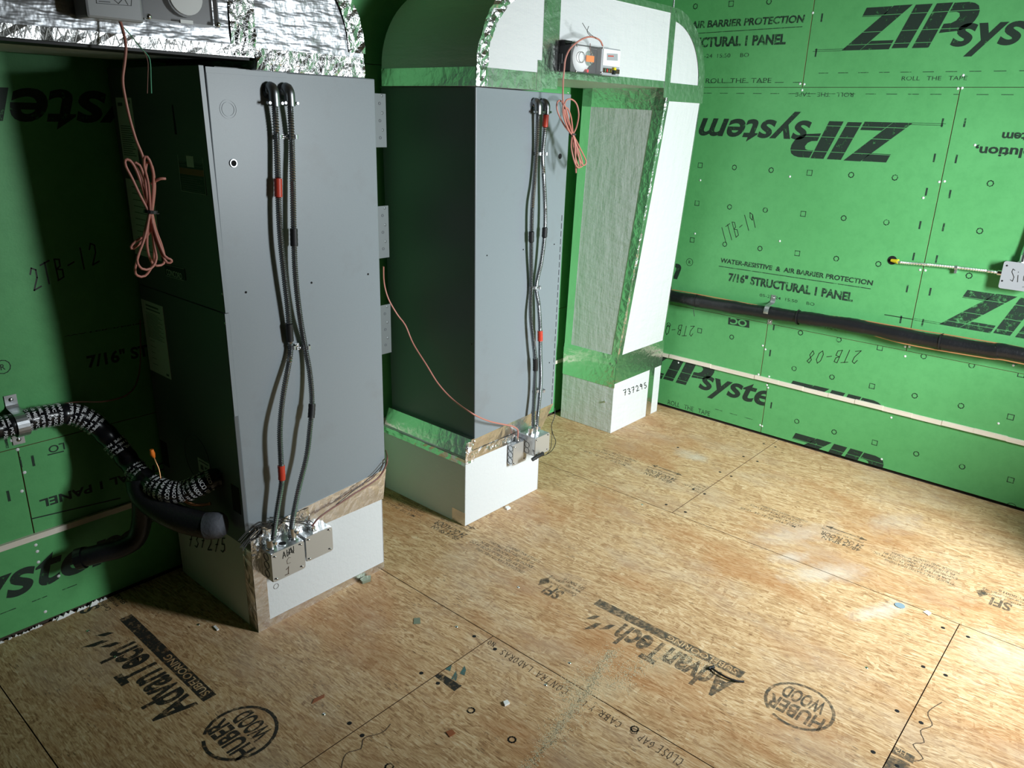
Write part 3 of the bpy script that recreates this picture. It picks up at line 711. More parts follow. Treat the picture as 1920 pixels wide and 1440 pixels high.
# sawdust swept into a thin trail over the joint
random.seed(41); sd = MB()
def dust(pts, width, n):
    q = spline([onZ(*p) for p in pts], .01)
    for _ in range(n):
        c = random.choice(q) + Vector((random.gauss(0, width), random.gauss(0, width), 0)); a = random.uniform(0, 6.3); r = random.uniform(.0008, .0024)
        sd.add([c + Vector((math.cos(a + k) * r * f, math.sin(a + k) * r * f, .0007)) for k, f in ((0, 1.8), (2.2, .8), (3.3, 1.5), (5.2, .8))], [(0, 1, 2, 3)])
dust([(1148, 1222), (1120, 1262), (1098, 1300), (1062, 1345), (1038, 1378), (1012, 1410), (985, 1445)], .010, 1700)
dust([(1148, 1222), (1120, 1262), (1098, 1300), (1062, 1345), (1030, 1390)], .032, 700)
dust([(1150, 1290), (1190, 1255), (1240, 1232), (1275, 1228), (1310, 1240), (1335, 1262)], .022, 1000)
dust([(1060, 1275), (1075, 1290), (1060, 1310)], .02, 300)
tag(sd.build('sawdust', 'sawdust', kind='stuff', origin=tuple(onZ(1098, 1300))), 'pale sawdust trail swept across the floor joint near the black cable tie', 'sawdust')

# ------------------------------------------------------------------ air handlers
def quadY(px4, Y): return [onY(*q, Y) for q in px4]
def slabX(mb, px_tl, px_br, X, t=.0015):          # thin sticker on a face looking to -X, given by two photo pixels
    a = onX(*px_tl, X); b = onX(*px_br, X); return mb.box(X - t, X, b.y, a.y, b.z, a.z)
def hole_part(t, c, r, nrm=(0, -1, 0)):
    return MB().cyl(c, Vector(c) + Vector(nrm) * .0012, r, n=10).build('screw_hole', 'hole', t)

FA = 2.065                                        # front faces of both units
A = thing('air_handler', 'grey metal air handler on the left with dark labelled side and round grommet hole', 'air handler', (1.39, 2.35, .39))
MB().box(1.112, 1.684, FA, 2.615, .39, 1.792).build('cabinet', 'cabinet', A, bevel=.003)
MB().box(1.150, 1.660, FA + .02, 2.60, 1.79, 1.796).build('top_panel', 'cabinet_shaded', A)
MB().hexa([(1.097, 2.055, 1.125), (1.1105, 2.055, 1.125), (1.1105, 2.61, 1.125), (1.097, 2.61, 1.125)], [(1.085, 2.050, 1.795), (1.099, 2.050, 1.795), (1.099, 2.61, 1.795), (1.085, 2.61, 1.795)]).build('upper_door', ['cabinet_shaded'], A, bevel=.0015)
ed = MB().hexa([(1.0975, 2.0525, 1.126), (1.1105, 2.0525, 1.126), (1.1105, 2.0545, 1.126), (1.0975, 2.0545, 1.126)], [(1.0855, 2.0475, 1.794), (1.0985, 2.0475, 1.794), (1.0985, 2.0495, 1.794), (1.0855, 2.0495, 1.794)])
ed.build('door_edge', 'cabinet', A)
MB().box(1.097, 1.1105, 2.060, 2.61, .392, 1.1225).build('lower_door', 'cabinet_shaded', A, bevel=.0015)
MB().box(1.098, 1.111, 2.0585, 2.0598, .80, 1.1225).build('door_edge', 'cabinet', A)
MB().box(1.112, 1.36, FA - .003, FA, 1.778, 1.793).build('top_lip', 'cabinet', A)
c = onY(428, 205, FA); MB().ring(c, (0, -1, 0), .017, .0195, .0012, 24).ring(c, (0, -1, 0), .0235, .0255, .0010, 24).build('knockout', 'cabinet', A)
c = onY(437, 306, FA); gr = MB().ring(c, (0, -1, 0), .0085, .0112, .004, 18).build('grommet', 'zinc_fitting', A); MB().cyl(c, c + Vector((0, -.001, 0)), .0085, n=14).build('grommet_hole', 'hole', gr)
for q in ((461, 548), (584, 530), (690, 514)): hole_part(A, onY(*q, FA), .0035)
# stickers on the dark left side
def sticker(name, tl, br, X, material, parent):
    mb = MB(); slabX(mb, tl, br, X); return mb.build(name, material, parent)
XD = 1.088
def on_label(parent, X, tl, br, lines, material, w=.8, h=.3):
    """rows of small print as flat bars and words on a label"""
    P = Print(plane_X(X), .0018); a = onX(*tl, X); b = onX(*br, X); s0, s1 = -a.y, -b.y; z0, z1 = b.z, a.z
    for (u, v, L, hh, txt) in lines:
        p0 = Vector((s0 + (s1 - s0) * u, z0 + (z1 - z0) * v))
        if txt: P.aff(txt, p0, Vector(((s1 - s0) * L, 0)), Vector((0, (z1 - z0) * hh)), .015)
        else: P.poly([p0, p0 + Vector(((s1 - s0) * L, 0)), p0 + Vector(((s1 - s0) * L, (z1 - z0) * hh)), p0 + Vector((0, (z1 - z0) * hh))])
    P.build('label_print', material, parent, kind='stuff')
def rows(v0, v1, n, u=.1, L=.8, h=.012): return [(u, v0 + (v1 - v0) * k / (n - 1), L * (1 - .25 * ((k * 7) % 3) / 2), h, None) for k in range(n)]
s1 = sticker('spec_label', (217, 181), (262, 306), XD, 'paper', A); on_label(s1, XD, (217, 181), (262, 306), rows(.10, .55, 14) + [(.1, .86, .3, .05, None), (.8, .9, .1, .05, None)], 'label_print')
s2 = sticker('wiring_label', (236, 334), (304, 490), 1.092, 'paper', A); on_label(s2, 1.092, (236, 334), (304, 490), rows(.08, .90, 11, .2, .5, .008), 'label_print')
s3 = sticker('warning_label', (331, 266), (388, 366), 1.091, 'paper_dark', A)
on_label(s3, 1.091, (331, 266), (388, 366), [(.02, .36, .96, .13, None), (.6, .86, .38, .12, None)], 'rust_band'); on_label(s3, 1.091, (331, 266), (388, 366), [(.35, .52, .28, .46, None)] + [(.0, .0, 1, .008, None), (0, .99, 1, .008, None), (0, 0, .012, 1, None), (.985, 0, .012, 1, None)], 'paper')
on_label(s3, 1.091, (331, 266), (388, 366), rows(.03, .30, 7, .06, .85, .015) + rows(.54, .92, 8, .66, .30, .015) + rows(.54, .92, 8, .04, .28, .015), 'label_print')
s4 = sticker('brand_plate', (309, 493), (349, 526), 1.095, 'paper_dark', A)
P = Print(plane_X(1.095), .0025); P.text('CONCORD', (314, 515), (343, 523), (313.5, 504), .01); P.pline([(311, 496), (346, 504)], .001); P.pline([(313, 517), (346, 526)], .001); P.build('brand_lettering', 'paper', s4)
s5 = sticker('rating_label', (265, 560), (322, 712), 1.0965, 'paper', A); on_label(s5, 1.0965, (265, 560), (322, 712), [(.2, .93, .6, .025, None), (.2, .885, .65, .018, None)] + rows(.50, .84, 18, .15, .75, .006) + rows(.12, .45, 5, .2, .25, .006) + [(.8, .03, .12, .03, None)], 'label_print')
s6 = sticker('small_label', (371, 857), (396, 896), 1.0965, 'paper', A); on_label(s6, 1.0965, (371, 857), (396, 896), [(.1, .8, .8, .08, None), (.2, .25, .25, .35, None), (.55, .25, .25, .35, None)], 'label_print')
for tl, br in (((300, 824), (318, 877)), ((433, 907), (452, 965))):
    a = onX(*tl, 1.0965); b = onX(*br, 1.0965); MB().box(1.0955, 1.0968, b.y, a.y, b.z, a.z).build('knockout_slot', 'hole', A)
a = onX(322, 185, 1.089); b = onX(332, 252, 1.089); MB().box(1.0868, 1.0885, b.y, a.y, b.z, a.z).build('door_pull', 'hole', A)
for q in ((417, 551), (422, 606)):
    c = onX(*q, 1.096); MB().dome(c, (-1, 0, 0), .004, .002, 8).build('screw', 'steel', A)
c = onX(370, 860, 1.0968); MB().ring(c, (-1, 0, 0), .083, .085, .0015, 40).build('piping_knockout', 'cabinet_shaded', A)

B = thing('air_handler', 'grey metal air handler in the middle, under the white hooded duct', 'air handler', (2.43, 2.35, .39))
MB().hexa([(2.171, FA, .388), (2.706, FA, .406), (2.706, 2.60, .406), (2.171, 2.60, .388)], [(2.150, FA, 1.79), (2.722, FA, 1.787), (2.722, 2.60, 1.787), (2.150, 2.60, 1.79)]).build('cabinet', 'cabinet', B, bevel=.003)
MB().hexa([(2.1705, FA + .004, .389), (2.1711, FA + .004, .389), (2.1711, 2.598, .389), (2.1705, 2.598, .389)], [(2.1495, FA + .004, 1.788), (2.1501, FA + .004, 1.788), (2.1501, 2.598, 1.788), (2.1495, 2.598, 1.788)]).build('shaded_side_panel', 'cabinet_shaded', B)  # thin sheet, shade of the unlit side put into its paint
fl = MB()
for k in range(26):
    z = .42 + k * .034; fl.box(2.690 + .0003 * k, 2.6925 + .0003 * k, FA - .0012, FA, z, z + .024)
fl.build('perforated_seam', 'hole', B)
c = onY(1050, 293, FA); hole_part(B, c, .0115)
for q in ((913, 479), (981, 468), (1039, 458), (1030, 680)): hole_part(B, onY(*q, FA), .003)
for q in ((885, 645),): hole_part(B, onX(*q, 2.158), .003, (-1, 0, 0))
c = onY(1065, 174, FA); MB().dome(c, (0, -1, 0), .004, .003, 8).build('screw', 'steel', B)

# three galvanised straps that hold the left unit's right side
for tl, br, w in (((703, 175), (724.5, 276), 'top one, just below the duct'), ((706, 387), (729.5, 482), 'middle one, at half height'), ((718, 572), (733.5, 660), 'lowest one, near the thin wire')):
    a = onY(*tl, 2.40); b = onY(*br, 2.40)
    t = thing('mounting_plate', 'galvanised perforated plate between the two air handlers, ' + w, 'bracket', (1.75, 2.40, b.z), 'bracket plates between the air handlers')
    pl = MB().box(1.6835, b.x, 2.398, 2.4005, b.z, a.z).box(1.6835, 1.687, 2.4005, 2.50, b.z, a.z).build('plate', 'galv_shaded', t)
    for k in range(3):
        z = b.z + (a.z - b.z) * (.18 + .32 * k); MB().ring((b.x - .030, 2.398, z), (0, -1, 0), .0035, .006, .001, 12).build('plate_hole', 'cabinet_shaded', t)
        MB().dome((b.x - .018, 2.398, z + .028), (0, -1, 0), .006, .0012, 10).build('dimple', 'galv_shaded', t)

# ------------------------------------------------------------------ insulated plenum boxes under the units
def tape(parent, mb, material='foil', name='foil_tape'): return mb.build(name, material, parent)
def writing(parent, plane, txt, a, b, top, wd=.004, off=.002):
    P = Print(plane, off); P.hand(txt, a, b, top, wd); return P.build('handwriting', 'marker', parent)
Q = thing('plenum_box', 'white foil-taped plenum box under the left air handler with numbers in black marker', 'plenum', (1.39, 2.35, 0))
MB().box(1.115, 1.664, FA, 2.60, 0, .322).build('box_body', 'facing_flat', Q, bevel=.003)
tape(Q, MB().box(1.1135, 1.160, FA - .0012, FA + .001, 0, .30).box(1.1135, 1.1152, FA, FA + .055, 0, .315))
tape(Q, MB().box(1.160, 1.664, FA - .0012, FA + .001, 0, .030).box(1.6635, 1.6652, FA - .001, FA + .06, 0, .3))
# band closing the gap to the cabinet: a sloped skirt, crumpled at the left corner
tape(Q, MB().hexa([(1.300, FA - .0035, .305), (1.668, FA - .0035, .305), (1.668, FA, .305), (1.300, FA, .305)], [(1.300, FA - .002, .398), (1.686, FA - .002, .424), (1.686, FA + .002, .424), (1.300, FA + .002, .398)]))
def crumple(parent, x0, x1, y, z0, z1, n=14, mz=4, amp=.006, axis='y', material='foil_crumpled'):
    mb = MB(); vs = []; fs = []
    for j in range(mz + 1):
        for i in range(n + 1):
            u = x0 + (x1 - x0) * i / n; zz = z0 + (z1 - z0) * j / mz; d = random.uniform(0, amp)
            vs.append((u, y - d, zz) if axis == 'y' else (y - d, u, zz))
    for j in range(mz):
        for i in range(n): fs.append((j * (n + 1) + i, j * (n + 1) + i + 1, (j + 1) * (n + 1) + i + 1, (j + 1) * (n + 1) + i))
    mb.add(vs, fs); return mb.build('foil_tape', material, parent)
random.seed(11)
crumple(Q, 1.112, 1.34, FA - .003, .285, .395)
tape(Q, MB().box(1.1125, 1.1148, FA, 2.60, .322, .392), 'cabinet_shaded', 'closing_strip')
writing(Q, plane_X(1.115), '737275', (354, 1022), (424, 1037), (354, 997), .0045)
P = Print(plane_Y(FA), .0012); P.circ((517.5, 1099), .0095, .0012, 16); P.build('pencil_ring', 'pencil', Q)

S = thing('plenum_box', 'white foil-taped plenum box under the middle air handler', 'plenum', (2.37, 2.35, 0))
MB().box(2.117, 2.612, FA, 2.60, 0, .325).build('box_body', 'facing_flat', S, bevel=.003)
tape(S, MB().hexa([(2.1155, FA, .335 - .03), (2.118, FA, .305), (2.118, 2.60, .305), (2.1155, 2.60, .305)], [(2.150, FA, .40), (2.172, FA, .40), (2.172, 2.60, .40), (2.150, 2.60, .40)]))
crumple(S, 2.60, FA, 2.116, .288, .318, 26, 2, .004, 'x', 'foil')
tape(S, MB().hexa([(2.117, FA - .0015, .307), (2.614, FA - .0015, .307), (2.614, FA, .307), (2.117, FA, .307)], [(2.168, FA - .0015, .398), (2.706, FA - .0015, .420), (2.706, FA + .002, .420), (2.168, FA + .002, .398)]))
crumple(S, 2.14, 2.47, FA - .003, .318, .350, 18, 2, .004)
crumple(S, 2.112, 2.165, FA - .002, .300, .395, 5, 4, .008)
tape(S, MB().box(2.6115, 2.6145, FA - .0012, FA + .07, 0, .33).box(2.585, 2.613, FA - .0012, FA, .28, .33))
a = onX(848, 955, 2.117); tape(S, MB().box(2.1158, 2.1172, FA, a.y, 0.0, .065))

# ------------------------------------------------------------------ ducts
def arc(cx, cz, rx, rz, a0, a1, n=16): return [(cx + rx * math.cos(R_(a0 + (a1 - a0) * i / n)), cz + rz * math.sin(R_(a0 + (a1 - a0) * i / n))) for i in range(n + 1)]
def extr(mb, prof, y0, y1): return mb.prism([(x, y0, z) for x, z in prof], (0, y1 - y0, 0))
DF, DB = 2.034, 2.555
U = thing('insulated_duct', 'white insulated duct hooding over the middle air handler and dropping to the floor at right', 'duct', (2.95, 2.3, 0))
el = [(2.49, 2.19)] + arc(2.49, 1.86, .37, .33, 90, 180) + [(2.12, 1.792), (2.49, 1.792)]
extr(MB(), el, DF, DB).build('left_elbow', 'facing_soft', U)
flr = [(2.485, 2.186)] + arc(2.485, 1.86, .355, .318, 92, 180, 14) + [(2.130, 1.83), (2.485, 1.83)]
extr(MB(), flr, DF - .0025, DF).build('elbow_cheek', 'facing', U)
MB().box(2.49, 3.42, DF, DB, 1.845, 2.19).build('trunk', 'facing', U)
er = [(3.42, 1.845), (3.785, 1.845)] + arc(3.42, 1.86, .365, .33, 0, 90)
extr(MB(), er, DF, DB).build('right_elbow', 'facing', U)
MB().hexa([(3.45, 2.206, .44), (3.937, 2.206, .44), (3.937, 2.572, .44), (3.45, 2.572, .44)], [(3.442, 2.035, 1.846), (3.782, 2.035, 1.846), (3.782, 2.535, 1.846), (3.442, 2.535, 1.846)]).build('drop', 'facing', U, bevel=.003)
MB().box(3.445, 3.95, 2.209, 2.572, 0, .44).build('floor_box', 'facing', U, bevel=.003)
# tape: arcs, seams, corners
def arcband(cx, cz, r0, r1, s0, s1, a0, a1, y, n, amp):
    mb = MB(); vs = []; fs = []
    for i in range(n + 1):
        for j in range(4):
            k = j / 3; q = R_(a0 + (a1 - a0) * i / n); rr = r0 + (r1 - r0) * k; ss = s0 + (s1 - s0) * k
            vs.append((cx + rr * math.cos(q), y - random.uniform(0, amp), cz + ss * math.sin(q)))
    for i in range(n):
        for j in range(3): fs.append((i * 4 + j, i * 4 + j + 1, (i + 1) * 4 + j + 1, (i + 1) * 4 + j))
    return mb.add(vs, fs)
random.seed(5)
arcband(2.49, 1.86, .318, .374, .28, .334, 92, 180, DF - .0015, 26, .008).build('foil_tape', 'foil_crumpled', U)
crumple(U, 2.116, 2.172, DF - .0015, 1.792, 1.862, 4, 4, .006)
arcband(3.42, 1.86, .305, .368, .275, .333, 0, 86, DF - .002, 22, .003).build('foil_tape', 'foil', U)
def stripF(x0, x1, z0, z1, y=None, t=.0022): return MB().box(x0, x1, (DF if y is None else y) - t, DF if y is None else y, z0, z1)
tape(U, stripF(2.172, 2.49, 1.792, 1.856, t=.0032)); tape(U, MB().box(2.1185, 2.1202, DF + .003, DB, 1.792, 1.856))
tape(U, MB().box(2.478, 2.580, DF - .0045, DF - .002, 1.80, 2.19))
tape(U, stripF(2.452, 2.480, 1.79, 1.90, t=.004))
tape(U, stripF(2.580, 3.42, 1.842, 1.872)); tape(U, stripF(3.400, 3.452, 1.80, 2.19, t=.0036)); tape(U, stripF(2.58, 3.40, 2.165, 2.192))
tape(U, stripF(3.442, 3.787, 1.785, 1.868, t=.0034))
MB().box(2.49, 3.438, DF, DB, 1.8425, 1.8445).build('trunk_underside', 'facing_soft', U)
def L3(a, b, t): return Vector(a).lerp(Vector(b), t)
# drop corner tapes follow the leaning faces
fb = [Vector((3.45, 2.206, .44)), Vector((3.937, 2.206, .44))]; ft = [Vector((3.442, 2.035, 1.846)), Vector((3.782, 2.035, 1.846))]
bb = Vector((3.45, 2.572, .44)); bt = Vector((3.442, 2.535, 1.846))
ny = Vector((0, -.0018, 0)); nx = Vector((-.0018, 0, 0))
def ribbon(pts, off, mat_='foil'):
    return tape(U, MB().add([p + off for p in pts] + [p + off * .1 for p in pts], [(0, 1, 2, 3), (4, 7, 6, 5), (0, 4, 5, 1), (1, 5, 6, 2), (2, 6, 7, 3), (3, 7, 4, 0)]), mat_)
ribbon([fb[0], fb[0] + Vector((.042, 0, 0)), ft[0] + Vector((.030, 0, 0)), ft[0]], ny)
ribbon([fb[1] - Vector((.012, 0, 0)), fb[1], ft[1], ft[1] - Vector((.012, 0, 0))], ny)
ribbon([fb[0], L3(fb[0], bb, .10), L3(ft[0], bt, .12), ft[0]], nx)
ribbon([L3(fb[0], bb, .87), bb, bt, L3(ft[0], bt, .88)], nx)
ribbon([L3(ft[0], fb[0], .075), L3(bt, bb, .065), bt, ft[0]], nx)
cv = MB()                                          # crumpled bead right on the drop's front corner
for i in range(40):
    p = L3(fb[0], ft[0], i / 40); q = L3(fb[0], ft[0], (i + 1) / 40); r = random.uniform(.004, .009)
    cv.add([p + Vector((-r, -.003, 0)), p + Vector((r * .6, -r, 0)), q + Vector((r * .6, -r, 0)), q + Vector((-r, -.003, 0))], [(0, 1, 2, 3)])
cv.build('foil_tape', 'foil_crumpled', U)
tape(U, MB().box(3.4435, 3.4455, 2.207, 2.572, .275, .44)); tape(U, MB().box(3.4435, 3.9515, 2.2065, 2.209, .30, .44))
tape(U, MB().hexa([(3.4425, 2.2045, .40), (3.9515, 2.2045, .40), (3.9515, 2.207, .40), (3.4425, 2.207, .40)], [(3.4485, 2.201, .462), (3.939, 2.201, .462), (3.939, 2.206, .462), (3.4485, 2.206, .462)]))
tape(U, MB().hexa([(3.4420, 2.2045, .40), (3.4445, 2.2045, .40), (3.4445, 2.572, .40), (3.442, 2.572, .40)], [(3.4475, 2.201, .462), (3.450, 2.201, .462), (3.450, 2.572, .462), (3.4475, 2.572, .462)]))
tape(U, MB().box(3.815, 3.872, 2.2070, 2.2088, 0, .30))
writing(U, plane_Y(2.209), '737295', (1170, 742), (1213, 726), (1168, 732), .0045)
c = onX(1135, 753, 3.445); MB().cyl(c, c + Vector((-.01, 0, 0)), .005, n=8).build('screw', 'steel', U)
MB().cyl((3.45, 2.05, 2.19), (3.45, 2.05, 3.05), .006, n=8).build('hanger_rod', 'steel', U)

V = thing('foil_duct', 'silver foil-wrapped duct with scrim tape above the left air handler', 'duct', (1.0, 2.3, 1.79))
el = [(1.245, 2.19), (1.245, 1.792), (1.617, 1.792)] + arc(1.245, 1.86, .372, .33, 0, 90)
extr(MB(), el, DF, DB).build('elbow', 'fsk', V)
MB().box(-.2, 1.245, DF, DB, 1.822, 2.19).build('trunk', 'fsk', V)
arcband(1.245, 1.86, .315, .374, .28, .333, 0, 88, DF - .001, 26, .008).build('foil_tape', 'foil_crumpled', V)
random.seed(8)
crumple(V, 1.245, 1.617, DF - .001, 1.792, 1.848, 22, 3, .007)
crumple(V, 1.175, 1.250, DF - .001, 1.825, 2.19, 6, 14, .006)
crumple(V, -.2, 1.24, DF - .001, 1.822, 1.850, 60, 2, .003, 'y', 'foil')
# white reinforcing thread crossing the tape
th = Print(plane_Y(DF), .0085)
for k in range(30):
    x = 1.255 + k * .0125; th.line([(x, 1.795), (x + .020, 1.848)], .0014); th.line([(x + .020, 1.795), (x, 1.848)], .0014)
th.build('scrim_thread', 'scrim', V, (1.25, 1.612, 1.79, 1.85))
th = Print(plane_Y(DF), .0045)
for k in range(64):
    x = -.1 + k * .021; th.line([(x, 1.824), (x + .0085, 1.849)], .0018); th.line([(x + .0085, 1.849), (x + .017, 1.824)], .0018)
th.build('scrim_thread', 'scrim', V, (-.2, 1.18, 1.82, 1.85))
th = Print(plane_Y(DF), .0075)
for k in range(30):
    z = 1.82 + k * .0125; th.line([(1.178, z), (1.248, z + .03)], .0012); th.line([(1.178, z + .03), (1.248, z)], .0012)
th.build('scrim_thread', 'scrim', V, (1.178, 1.248, 1.83, 2.19))
MB().box(-.2, 1.245, DF + .015, DF + .12, 1.8155, 1.8215).build('dark_underside_strip', 'rubber', V)  # dark strip along the front of the trunk's underside
MB().box(-.2, 1.245, DF + .13, DB, 1.8185, 1.8215).build('trunk_underside', 'facing_soft', V)

# ------------------------------------------------------------------ junction boxes
def JB(bl, tr, Y):
    a = onY(*bl, Y); b = onY(*tr, Y); return a.x, b.x, a.z, b.z
def junction(name_label, x0, x1, z0, z1, yb, yf, knock=(), conn=(), screws_=((.12, .86), (.9, .9), (.12, .08), (.9, .1)), left_knock=3, grp=True):
    t = thing('junction_box', name_label, 'junction box', ((x0 + x1) / 2, yb, z0), 'steel junction boxes on the plenum boxes')
    MB().box(x0, x1, yf + .002, yb, z0, z1).build('box_body', 'galv', t, bevel=.002)
    r = .010; W, Hh = x1 - x0, z1 - z0
    out = []
    for cx, cz, a in ((x1 - r, z1 - r, 0), (x0 + r, z1 - r, 90), (x0 + r, z0 + r, 180), (x1 - r, z0 + r, 270)):
        out += [(cx + r * math.cos(R_(a + 22.5 * k)), yf, cz + r * math.sin(R_(a + 22.5 * k))) for k in range(5)]
    MB().prism(out, (0, .0022, 0)).build('cover', 'cover', t)
    for u, v in screws_:
        c = Vector((x0 + W * u, yf, z0 + Hh * v)); sc = MB().dome(c, (0, -1, 0), .0042, .003, 8).build('screw', 'steel', t)
        MB().box(c.x - .0095, c.x - .003, yf - .0006, yf, c.z + .001, c.z + .0055).build('keyhole', 'hole', t)
    dy = (yb - yf)
    for k in range(left_knock):
        c = (x0, yf + dy * .5, z0 + Hh * (.2 + .3 * k)); MB().ring(c, (-1, 0, 0), .0125, .0145, .0012, 20).build('knockout', 'cabinet_shaded', t)
    for u in knock:
        c = Vector((x0 + W * u, yf + dy * .5, z1)); MB().ring(c, (0, 0, 1), .0125, .016, .002, 18).build('knockout', 'galv', t); MB().cyl(c, c + Vector((0, 0, .0012)), .0125, n=16).build('open_hole', 'hole', t)
    for u, hgt in conn:
        c = Vector((x0 + W * u, yf + dy * .5, z1)); k = MB().cyl(c, c + Vector((0, 0, .006)), .019, n=8, smooth=False).cyl(c + Vector((0, 0, .006)), c + Vector((0, 0, hgt)), .0135, n=14).build('connector', 'steel', t)
        MB().cyl(c + Vector((.006, -.012, hgt * .7)), c + Vector((.008, -.021, hgt * .7)), .006, n=10).build('clamp_screw', 'steel', k)
    return t
YB1 = FA - .001
j1 = junction('deep steel junction box on left plenum, lettered in black marker on its cover', *JB((512.6, 1093), (570, 1013), 2.0), YB1, 2.000, knock=(.50,), conn=((.16, .035), (.82, .045)))
P = Print(plane_Y(2.000), .0008); P.hand('AHU', (530, 1047), (552, 1035), (529, 1036), .0026); P.hand('A', (539, 1043), (552, 1036), (538, 1031), .0022); P.build('handwriting', 'marker', j1)
P = Print(plane_Y(2.000), .0008); P.hand('C', (537, 1059), (546, 1055), (536.5, 1047), .0013); P.hand('1', (536, 1077), (545, 1073), (536, 1064), .0026); P.pline([(534.5, 1078.5), (541.5, 1075)], .0026); P.pline([(536.5, 1068), (540.5, 1064)], .0026); P.build('handwriting', 'pencil', j1)
j2 = junction('shallow steel junction box with blank cover right of the marked one on left plenum', *JB((575.8, 1054), (622.5, 987), 2.018), YB1, 2.018, conn=(), left_knock=3)
j3 = junction('shallow steel junction box with three round knockouts on middle plenum', *JB((961.6, 874), (988, 824), 2.03), YB1, 2.030, conn=())
j4 = junction('deep steel junction box at the right corner of the middle plenum, conduits entering its top', *JB((1003, 857), (1031, 811), 1.965), YB1, 1.965, conn=((.25, .03), (.60, .03)), left_knock=2)
for t_, u in ((j2, .42), (j3, .30)):
    pass
b2 = JB((575.8, 1054), (622.5, 987), 2.018); b3 = JB((961.6, 874), (988, 824), 2.03); k2x, k2z = b2[0] + .4 * (b2[1] - b2[0]), b2[3]; k3x, k3z = b3[0] + .5 * (b3[1] - b3[0]), b3[3]
MB().cyl((k2x, 2.04, k2z), (k2x, 2.04, k2z + .008), .016, n=6, smooth=False).cyl((k2x, 2.04, k2z + .008), (k2x, 2.04, k2z + .02), .010, n=10).build('connector', 'steel', j2)
MB().cyl((k3x, 2.047, k3z), (k3x, 2.047, k3z + .008), .014, n=6, smooth=False).cyl((k3x, 2.047, k3z + .008), (k3x, 2.047, k3z + .02), .009, n=10).build('connector', 'steel', j3)

# ------------------------------------------------------------------ flexible conduits on the two fronts
def armored(mb, path, r, pitch=.0046):
    L = 0; pts = [path[0]]
    fine = spline(path, .0032)
    rr = [r * (1.0 if i % 2 == 0 else .70) for i in range(len(fine))]
    return mb.tube(fine, rr, 10, False), fine
def conduit(label, px, offs, bands, top, grp):
    """px: photo pixels down the hose, offs: stand-off from the cabinet at each; bands: (y0, y1, material)"""
    path = [onY(x, y, FA - o) for (x, y), o in zip(px, offs)]
    t = thing('armored_conduit', label, 'conduit', path[-1], grp)
    mb = MB(); mb, fine = armored(mb, path, .0098); mb.build('hose', 'armor', t)
    ys = []
    for p in fine:
        q = p - EYE; d = sum(CR[2][i] * q[i] for i in range(3)); ys.append(720 + FPX * sum(CR[1][i] * q[i] for i in range(3)) / d)
    for y0, y1, mt in bands:
        seg = [p for p, y in zip(fine, ys) if y0 <= y <= y1]
        if len(seg) > 2: MB().tube(seg[::2], [.0112 + .0006 * (i % 2) for i in range(len(seg[::2]))], 12).build('marking_tape' if 'red' in mt else 'tape_wrap', mt, t)
    a = path[0]; hd = Vector((a.x, FA, top))
    # right-angle connector: out of the sheet metal, then down
    f = MB().tube(spline([hd + Vector((0, 0, -.012)), hd + Vector((0, -.012, -.002)), hd + Vector((0, -.024, -.012)), a + Vector((0, 0, .018)), a + Vector((0, 0, -.004))], .004), .0155, 14).build('elbow_connector', 'zinc_fitting', t)
    MB().cyl(hd + Vector((0, 0, -.014)), hd + Vector((0, -.004, -.014)), .021, n=16).build('lock_nut', 'zinc_fitting', t)
    MB().tube([a + Vector((-.024, 0, .004)), a + Vector((.024, 0, .004))], .0042, 8).build('clamp_bolt', 'steel', t)
    for s in (-1, 1): MB().cyl(a + Vector((.020 * s, -.004, .004)), a + Vector((.020 * s, -.010, .004)), .0045, n=8).build('clamp_screw', 'zinc_fitting', t)
    return t
def offs(n, a, m, b): return [a + (m - a) * math.sin(math.pi * min(1, i / (n - 1))) ** 1.2 + (b - a) * i / (n - 1) for i in range(n)]
G1 = 'armored conduits on the air handler fronts'
p1 = [(515, 196), (518, 250), (521, 330), (523, 400), (527, 460), (534, 525), (540, 580), (544, 640), (545, 655), (542, 680), (531, 742), (525, 805), (527, 870), (528, 905), (520, 955), (513, 1003), (512, 1024)]
o1 = [.026, .020, .024, .028, .030, .028, .024, .016, .015, .020, .036, .050, .052, .050, .044, .035, .033]
conduit('left conduit on left air handler, one red band near its top, another near its bottom', p1, o1, [(333, 372, 'red_tape'), (870, 900, 'red_tape'), (606, 640, 'rubber')], 1.752, G1)
p2 = [(544, 196), (547, 260), (549, 340), (551, 440), (554, 515), (562, 590), (572, 650), (581, 700), (585, 755), (581, 805), (575, 855), (560, 917), (550, 967), (546, 995), (545, 1008)]
o2 = [.026, .018, .024, .028, .030, .026, .016, .026, .040, .050, .052, .050, .042, .034, .033]
conduit('right conduit on the left air handler, wrapped twice in black tape', p2, o2, [(428, 462, 'rubber'), (756, 786, 'rubber')], 1.752, G1)
p3 = [(1009, 212), (1006, 280), (1002, 340), (998, 390), (996, 465), (996, 537), (995, 590), (1000, 640), (1004, 680), (1002, 730), (1000, 780), (1000, 812)]
o3 = [.026, .018, .020, .028, .024, .016, .026, .034, .036, .030, .04, .05]
conduit('left conduit on the middle air handler, bound with black tape twice', p3, o3, [(434, 456, 'rubber'), (672, 696, 'rubber')], 1.752, G1)
p4 = [(1024, 212), (1021, 250), (1017.5, 290), (1019, 325), (1022, 390), (1021, 440), (1015, 490), (1005.5, 537), (1010, 572), (1012.5, 615), (1013, 665), (1014, 705), (1012, 742), (1008, 780), (1006, 809)]
o4 = [.026, .020, .016, .024, .032, .034, .028, .016, .026, .032, .034, .030, .026, .036, .05]
